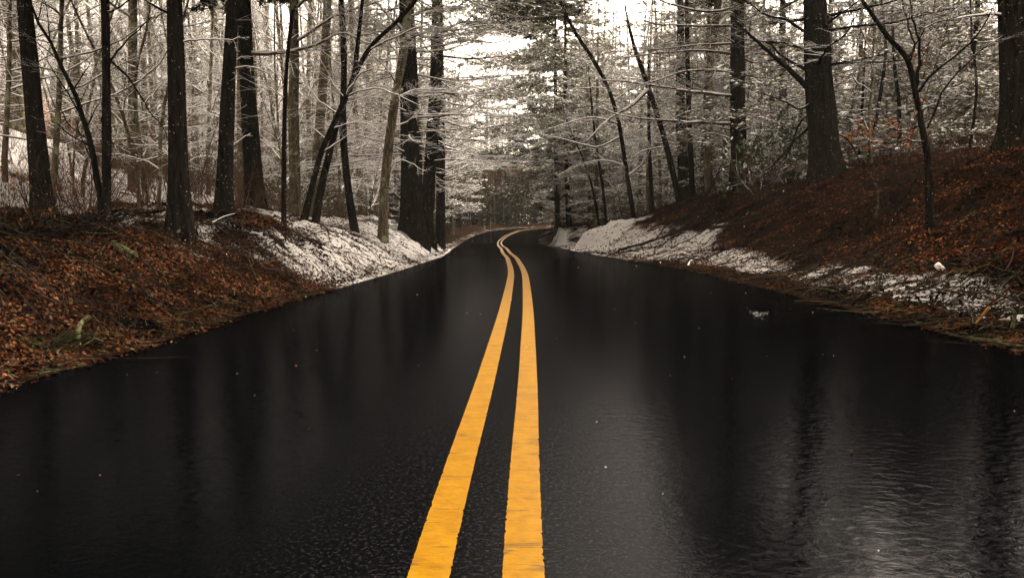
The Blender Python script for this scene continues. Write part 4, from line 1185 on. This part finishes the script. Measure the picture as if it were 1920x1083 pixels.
def undergrowth(name, side, n, ylo, yhi, elo, ehi, seed, H, mat, lean=.3, leaves=0):
    """thin upright stalks with a few side twigs"""
    r_ = random.Random(seed); G = Geo(); C = []; D = []
    cfg = [(5, .12, .02, 4, 40, .42, 3), (3, .16, .0, 0, 0, 0, 3)]
    for _ in range(n):
        y = ylo * (yhi / ylo) ** r_.random(); e = elo + (ehi - elo) * r_.random()
        x = float(itp(LX, y)) - e if side < 0 else float(itp(RX, y)) + e
        p = Vector((x, y, float(gz(x, y)) - .02))
        d = Vector((r_.gauss(0, lean), r_.gauss(0, lean), 1)).normalized()
        tips = []
        grow(G, p, d, r_.uniform(*H), r_.uniform(.0022, .0045), 0, r_, cfg, 0, tips if leaves else None)
        for t in tips[:leaves]:
            if r_.random() < .4: C.append(tuple(t[0])); D.append((0, 0, -.6))
    if C: leaf_quads(G, C, D, .045, 1, seed, [(.12, .05, .02), (.2, .09, .04), (.05, .03, .02)], .3)
    return tag(link(name, G.mesh(name, [mat, M_leaf])), kind='stuff')
undergrowth('undergrowth', -1, 330, 6.5, 13, 2.2, 6, 21, (.25, .75), M_deadwood, .3, 4)
undergrowth('undergrowth', -1, 1700, 11, 38, 2.6, 16, 22, (.3, .9), M_twig, .35, 2)
undergrowth('undergrowth', 1, 60, 11, 24, 1.8, 5, 23, (.2, .6), M_deadwood, .4, 2)
undergrowth('undergrowth', 1, 90, 12, 26, 1.6, 3.6, 24, (.2, .6), M_deadwood, .45, 3)
undergrowth('undergrowth', 1, 420, 9, 30, 4.0, 12, 25, (.3, .8), M_twig, .35, 3)

def grass_tuft(px, py, n, L, seed, label, droop=.5):
    c = ground_hit(px, py); r_ = random.Random(seed); G = Geo()
    for _ in range(n):
        a = r_.uniform(0, 6.28); l = L * r_.uniform(.5, 1.2)
        d = Vector((math.cos(a), math.sin(a), 1.1)).normalized(); q = c + Vector((r_.gauss(0, .05), r_.gauss(0, .05), 0)); q.z = float(gz(q.x, q.y)) - .005
        pts = [q.copy()]
        for i in range(5):
            d = (d + Vector((0, 0, -droop * .35))).normalized(); q = q + d * (l / 5); q.z = max(q.z, float(gz(q.x, q.y)) + .01); pts.append(q.copy())
        G.line(pts, [.003, .003, .0027, .002, .0015, .0006], 3, 0)
    return tag(link('grass_tuft', G.mesh('grass_tuft', [M_grass], origin=c), loc=c), label, 'grass')
undergrowth('undergrowth', 1, 330, 13, 28, 3.0, 6.5, 26, (.4, 1.3), M_deadwood, .4, 3)
undergrowth('undergrowth', 1, 120, 9, 18, 1.5, 5.0, 27, (.3, .9), M_deadwood, .5, 2)
grass_tuft(95, 660, 60, .3, 1, 'flattened green grass tuft at the lower left verge beside the mossy stick')
grass_tuft(1440 + 330, 575, 45, .22, 2, 'small green grass tuft among dark twigs on the lower right verge', .8)
grass_tuft(1870, 632, 40, .2, 3, 'thin yellowish grass tuft right of the orange stake at the verge', .8)

# ------------------------------------------------------------------ single fallen things
def stick(name, px_pts, wpx, mat, label, cat, twigs=0, lift=.0, seed=0, rise=None, group=None, taper=.7, cap=True, k=8):
    """a fallen stick whose ends were measured on the ground; rise lifts points off it"""
    r_ = random.Random(seed)
    pts = []
    d0 = None
    for i, (px, py) in enumerate(px_pts):
        if d0 is None:
            q = ground_hit(px, py); d0 = q.y
        elif rise and rise[i] is not None:
            q = P(px, py, d0 + rise[i])
            q.z = max(q.z, float(gz(q.x, q.y)) + .01)
        else:
            q = ground_hit(px, py)
            if abs(q.y - d0) > 2.5: q = P(px, py, d0); q.z = max(q.z, float(gz(q.x, q.y)) + .01)
        pts.append(q)
    r = wpx * pts[0].y / FPX / 2
    base = pts[0].copy()
    for p in pts: p.z += r * .6 + lift
    n = 12; pp = resample(pts, n)
    G = Geo()
    rr = [r * (1 - taper * i / n) * (1 + r_.uniform(-.12, .12)) for i in range(n + 1)]
    if cap:
        d1 = (pp[1] - pp[0]).normalized(); d2 = (pp[-1] - pp[-2]).normalized()
        line = [pp[0] - d1 * .002] + pp + [pp[-1] + d2 * .002]; rr = [rr[0] * .02] + rr + [rr[-1] * .02]
    else: line = pp
    G.line(line, rr, k, 0)
    o = empty(name, base, label, cat, group) if twigs else None
    me = G.mesh('stem' if twigs else name, [mat], origin=base)
    if not twigs:
        return tag(link(name, me, loc=base), label, cat, group)
    link('stem', me, o)
    T = Geo(); each = twigs <= 4; L = sum((b - a).length for a, b in zip(pp[:-1], pp[1:]))
    cfg = [(1,) * 7, (5, .15, .0, 4, 40, .45, 3), (3, .18, .0, 0, 0, 0, 3)]
    for j in range(twigs):
        t = .2 + .78 * (j + r_.random()) / twigs; i = min(int(t * n), n - 1)
        dv = (pp[i + 1] - pp[i]).normalized(); pv = perp(dv, r_); pv.z = abs(pv.z) * .6
        grow(T, pp[i].copy(), (dv * .8 + pv * .7).normalized(), L * .3 * r_.uniform(.5, 1.2), max(.0025, r * .4), 1, r_, cfg)
        if each:
            link('twig', T.mesh('twig', [mat], origin=base), o); T = Geo()
    if not each: link('twigs', T.mesh('twigs', [mat], origin=base), o)
    return o
# left bank
stick('mossy_stick', [(147, 656), (146, 632), (150, 612), (160, 602), (170, 596)], 11, M_moss, 'thick crooked mossy stick standing up from the lower left bank', 'stick', rise=[0, .0, .05, .1, .12], taper=.25)
stick('mossy_stick', [(340, 616), (330, 604), (320, 596)], 9, M_moss, 'short stub of mossy wood lying at the waterline of the left verge', 'stick', taper=.2)
stick('rotten_log', [(252, 490), (232, 474), (212, 462)], 17, M_moss, 'rotten log with a mossy top half buried in red leaves on the left bank', 'log', taper=.3)
stick('fallen_branch', [(205, 650), (225, 632), (245, 618), (276, 606)], 5, M_deadwood, 'forked grey branch at the left waterline, right of the crooked mossy stick', 'branch', twigs=3, seed=4)
stick('fallen_branch', [(232, 637), (262, 636), (290, 628), (308, 612)], 5, M_twig, 'curved reddish branch lying along the left waterline', 'branch', twigs=2, seed=5)
stick('fallen_branch', [(278, 556), (300, 572), (325, 578)], 3, M_moss, 'pale thin twig on the dark hollow of the left bank', 'branch', taper=.5)
stick('fallen_branch', [(182, 500), (230, 520), (262, 540), (300, 570), (318, 590)], 6, M_deadwood, 'long dark branch running down the left bank to the mossy stub', 'branch', twigs=9, seed=7)
stick('fallen_branch', [(80, 470), (150, 490), (215, 505), (270, 530)], 5, M_deadwood, 'dark branch lying across the leaves below the forked maple', 'branch', twigs=8, seed=8)
stick('fallen_branch', [(0, 565), (25, 580), (50, 600)], 4, M_deadwood, 'thin dark branch touching the left edge on the red leaves', 'branch', twigs=3, seed=9)
stick('fallen_branch', [(398, 420), (420, 408), (440, 402)], 5, M_branch, 'snow-topped stub of branch leaning at the foot of the flecked oak', 'branch', rise=[0, 0, 0])
stick('fallen_branch', [(410, 430), (450, 455), (490, 470), (540, 450), (580, 448)], 4, M_deadwood, 'dark arching branch over the snow right of the flecked oak', 'branch', twigs=6, seed=11)
stick('fallen_branch', [(560, 452), (600, 462), (615, 498)], 4, M_deadwood, 'hooked dark branch on the white slope below the left-leaning maple', 'branch', twigs=4, seed=12)
stick('fallen_branch', [(222, 362), (260, 372), (300, 385), (318, 392)], 6, M_branch, 'long snowy branch on the white ground between forked maple and flared oak', 'branch', twigs=4, seed=13)
# right bank
stick('broken_stake', [(1824, 614), (1838, 596), (1854, 577)], 3, M_wood, 'orange split stake sticking up from the right waterline', 'stake', rise=[0, 0, 0], taper=-.9, lift=.0)
stick('mossy_stick', [(1895, 632), (1899, 612), (1903, 590), (1893, 580)], 8, M_moss, 'grey mossy stick upright near the right edge at the verge', 'stick', rise=[0, 0, 0, 0], taper=.3)
stick('fallen_branch', [(1905, 455), (1880, 474), (1840, 488), (1790, 498), (1760, 500)], 6, M_twig, 'long bare bough curving down the right bank to the white can', 'branch', twigs=6, seed=21)
stick('fallen_branch', [(1595, 528), (1650, 512), (1700, 505), (1745, 497)], 7, M_moss, 'long mossy branch lying left of the white can on the snow', 'branch', twigs=7, seed=22)
stick('fallen_branch', [(1520, 530), (1560, 515), (1610, 492), (1630, 488)], 6, M_deadwood, 'dark branch propped on the snow below the massive pine', 'branch', twigs=10, seed=23)
stick('fallen_branch', [(1600, 545), (1570, 540), (1500, 545)], 5, M_deadwood, 'dark branch lying flat along the right waterline', 'branch', twigs=9, seed=24)
stick('fallen_branch', [(1700, 540), (1725, 548), (1760, 535), (1785, 520)], 7, M_deadwood, 'angled dark branch on the snow just below the white can', 'branch', twigs=6, seed=25)
stick('fallen_branch', [(1876, 542), (1900, 525), (1918, 505)], 7, M_deadwood, 'dark branch slanting up over the snow at the right edge', 'branch', twigs=4, seed=26)
stick('fallen_branch', [(1785, 432), (1810, 415), (1830, 402), (1845, 392)], 6, M_moss, 'mossy curved stick lying on red leaves high on the right bank', 'branch', twigs=2, seed=27)
stick('fallen_branch', [(1640, 412), (1646, 385), (1644, 352), (1637, 345)], 5, M_moss, 'short pale dead stem standing in red leaves left of the bent sapling', 'dead stem', rise=[0, 0, 0, 0], taper=.5)
stick('fallen_branch', [(1275, 418), (1310, 385), (1335, 350), (1352, 312)], 7, M_deadwood, 'dark leaning branch propped in the brush left of the black pine', 'branch', rise=[0, .1, .2, .3], twigs=7, seed=29)
stick('fallen_branch', [(1160, 470), (1220, 455), (1290, 430), (1340, 425), (1400, 405)], 5, M_deadwood, 'long dark branch across the snow and leaves at the foot of the right slope', 'branch', twigs=10, seed=30)
stick('fallen_branch', [(1200, 462), (1260, 440), (1320, 405), (1355, 385)], 6, M_deadwood, 'dark branch rising from the snow tongue toward the black pine', 'branch', twigs=9, seed=31)
stick('fallen_branch', [(1330, 430), (1400, 420), (1470, 395), (1520, 400)], 7, M_deadwood, 'heavy dark bough lying in shade below the slim bank maple', 'branch', twigs=14, seed=32)
stick('fallen_branch', [(1345, 370), (1400, 365), (1450, 372), (1500, 362)], 6, M_deadwood, 'dark brushy bough along the crest right of the black pine', 'branch', twigs=14, seed=33)
stick('fallen_branch', [(1480, 488), (1520, 482), (1555, 484)], 5, M_deadwood, 'short curved branch at the lower edge of the red leaves', 'branch', twigs=3, seed=34)
stick('fallen_branch', [(1440, 340), (1455, 370), (1480, 420), (1525, 455)], 5, M_deadwood, 'slanting dark branch sliding down the slope below the slim bank maple', 'branch', twigs=8, seed=35)
stick('fallen_branch', [(1290, 500), (1296, 490), (1310, 484)], 5, M_mbranch, 'pale snowy stub of wood at the waterline of the right verge', 'branch')
stick('fallen_branch', [(1010, 448), (1030, 440), (1060, 432)], 6, M_deadwood, 'dark heap of sticks where the right verge narrows at the bend', 'branch', twigs=14, seed=37)

# crushed can
def can():
    c = ground_hit(1763, 512)
    c.z += .035
    m, t, b = newmat('painted_can', .35)
    tc = node(t, 'ShaderNodeTexCoord').outputs['Object']
    ds = node(t, 'ShaderNodeVectorMath', operation='DISTANCE'); t.links.new(tc, ds.inputs[0]); ds.inputs[1].default_value = (.0, -.036, .018)
    red = ramp(t, ds.outputs['Value'], [(.0, (.6, .06, .04)), (.014, (.6, .06, .04)), (.0155, (.72, .7, .68)), (.018, (.72, .7, .68)), (.0185, (.5, .05, .04)), (.021, (.5, .05, .04)), (.022, (.74, .72, .7))])
    n_ = ramp(t, noise(t, 45, 3, tc), [(.55, g(0)), (.6, g(1))])
    t.links.new(mixc(t, n_, red, (.42, .38, .33)), b.inputs['Base Color'])
    G = Geo(); k = 24
    zs = [-.0605, -.060, -.056, -.048, -.02, .0, .02, .045, .055, .060, .0605]
    rs = [.001, .024, .027, .033, .033, .032, .033, .033, .029, .026, .001]
    rad = []
    for z, r in zip(zs, rs):
        rad.append([r * (1 - .16 * max(0, math.cos(a / k * 6.283 - 2.2)) ** 3 * math.exp(-(z + .01) ** 2 / .0008)) for a in range(k)])
    G.line([Vector((0, 0, z)) for z in zs], rad, k, 0)
    o = link('drink_can', G.mesh('drink_can', [m]), loc=c)
    o.rotation_euler = (R(-12), R(-44), 0)
    tag(o, 'crushed white drink can with a red round mark lying on the right verge', 'can')
can()

# raindrop splash in the water film
def splash():
    c = Vector((3.0 * 1, 7.6, .003)); c.x = P(1424, 590, 7.6).x
    m, t, b = newmat('water', .05); b.inputs['Base Color'].default_value = (.9, .95, 1, 1); b.inputs['Specular IOR Level'].default_value = .5
    b.inputs['Transmission Weight'].default_value = 1; b.inputs['IOR'].default_value = 1.33
    r_ = random.Random(4); G = Geo()
    for i in range(16):
        a = i / 16 * 6.283 + r_.gauss(0, .1); h = r_.uniform(.012, .04); rr = .035
        p0 = Vector((math.cos(a) * rr, math.sin(a) * rr, 0)); p1 = p0 * 1.35 + Vector((0, 0, h * .6)); p2 = p0 * 1.8 + Vector((0, 0, h))
        G.line([p0, p1, p2], [.006, .0035, .001], 5, 0)
        q = p0 * r_.uniform(1.8, 3) + Vector((0, 0, h * r_.uniform(.6, 1.6)))
        G.line([q - Vector((0, 0, .004)), q, q + Vector((0, 0, .004))], [.0003, .0035, .0003], 5, 0)
    tag(link('rain_splash', G.mesh('rain_splash', [m]), loc=c), 'small crown splash of a drop on the black wet road, right lane', 'splash')
splash()

# falling wet snow: tiny flakes in the air over the road
def flakes():
    rs = np.random.RandomState(12); n = 900
    y = 1.6 + 16 * rs.rand(n) ** .8; px = rs.uniform(-100, 2020, n); py = rs.uniform(-50, 1080, n)
    x = (px - 960) / FPX * y; z = EYE + (415 - py) / FPX * y
    k = (z > np.maximum(gz(x, y), np.interp(y, RY, RZ)) + .03); x, y, z = x[k], y[k], z[k]
    r = rs.uniform(.0010, .0026, len(x)) * (.6 + .05 * y)
    C = np.stack([x, y, z], 1); O = np.array([(1, 0, 0), (-1, 0, 0), (0, 1, 0), (0, -1, 0), (0, 0, 1.5), (0, 0, -1.5)])
    V = (C[:, None] + O[None] * r[:, None, None]).reshape(-1, 3)
    F = np.array([(0, 2, 4), (2, 1, 4), (1, 3, 4), (3, 0, 4), (2, 0, 5), (1, 2, 5), (3, 1, 5), (0, 3, 5)])
    F = (np.arange(len(C))[:, None, None] * 6 + F[None]).reshape(-1, 3)
    G = Geo(); G.tris(V, F, 0)
    tag(link('falling_snow', G.mesh('falling_snow', [M_snow])), kind='stuff')
flakes()

# leaves and flecks lying on the asphalt
def road_bits():
    rs = np.random.RandomState(9); n = 45
    y = 2 * (14 / 2) ** rs.rand(n); l = itp(LX, y); r = itp(RX, y); x = l + (r - l) * rs.rand(n)
    c = itp(CX, y); k = np.abs(x - c) > .2; x, y = x[k], y[k]
    G = Geo(); C = np.stack([x, y, np.interp(y, RY, RZ) + .003], 1)
    D = np.stack([rs.normal(0, 1, len(x)), rs.normal(0, 1, len(x)), np.zeros(len(x))], 1) * 3
    leaf_quads(G, C, D, .013, 0, 5, [(.35, .22, .12), (.5, .4, .3), (.3, .12, .05)])
    tag(link('floating_litter', G.mesh('floating_litter', [M_leaf])), kind='stuff')
road_bits()

# ------------------------------------------------------------------ air
def haze():
    me = bpy.data.meshes.new('haze')
    x0, x1, y0, y1, z0, z1 = -160, 160, -34, 210, -3, 46
    V = [(x, y, z) for z in (z0, z1) for y in (y0, y1) for x in (x0, x1)]
    F = [(0, 2, 3, 1), (4, 5, 7, 6), (0, 1, 5, 4), (2, 6, 7, 3), (0, 4, 6, 2), (1, 3, 7, 5)]
    me.from_pydata(V, [], F)
    m = bpy.data.materials.new('haze'); m.use_nodes = True; t = m.node_tree
    t.nodes.remove(t.nodes['Principled BSDF'])
    v = t.nodes.new('ShaderNodeVolumePrincipled'); v.inputs['Density'].default_value = .0003; v.inputs['Color'].default_value = (.95, .90, .84, 1)
    t.links.new(v.outputs[0], t.nodes['Material Output'].inputs['Volume'])
    me.materials.append(m)
    tag(link('haze', me), kind='stuff')
HAZE = True
if HAZE: haze()
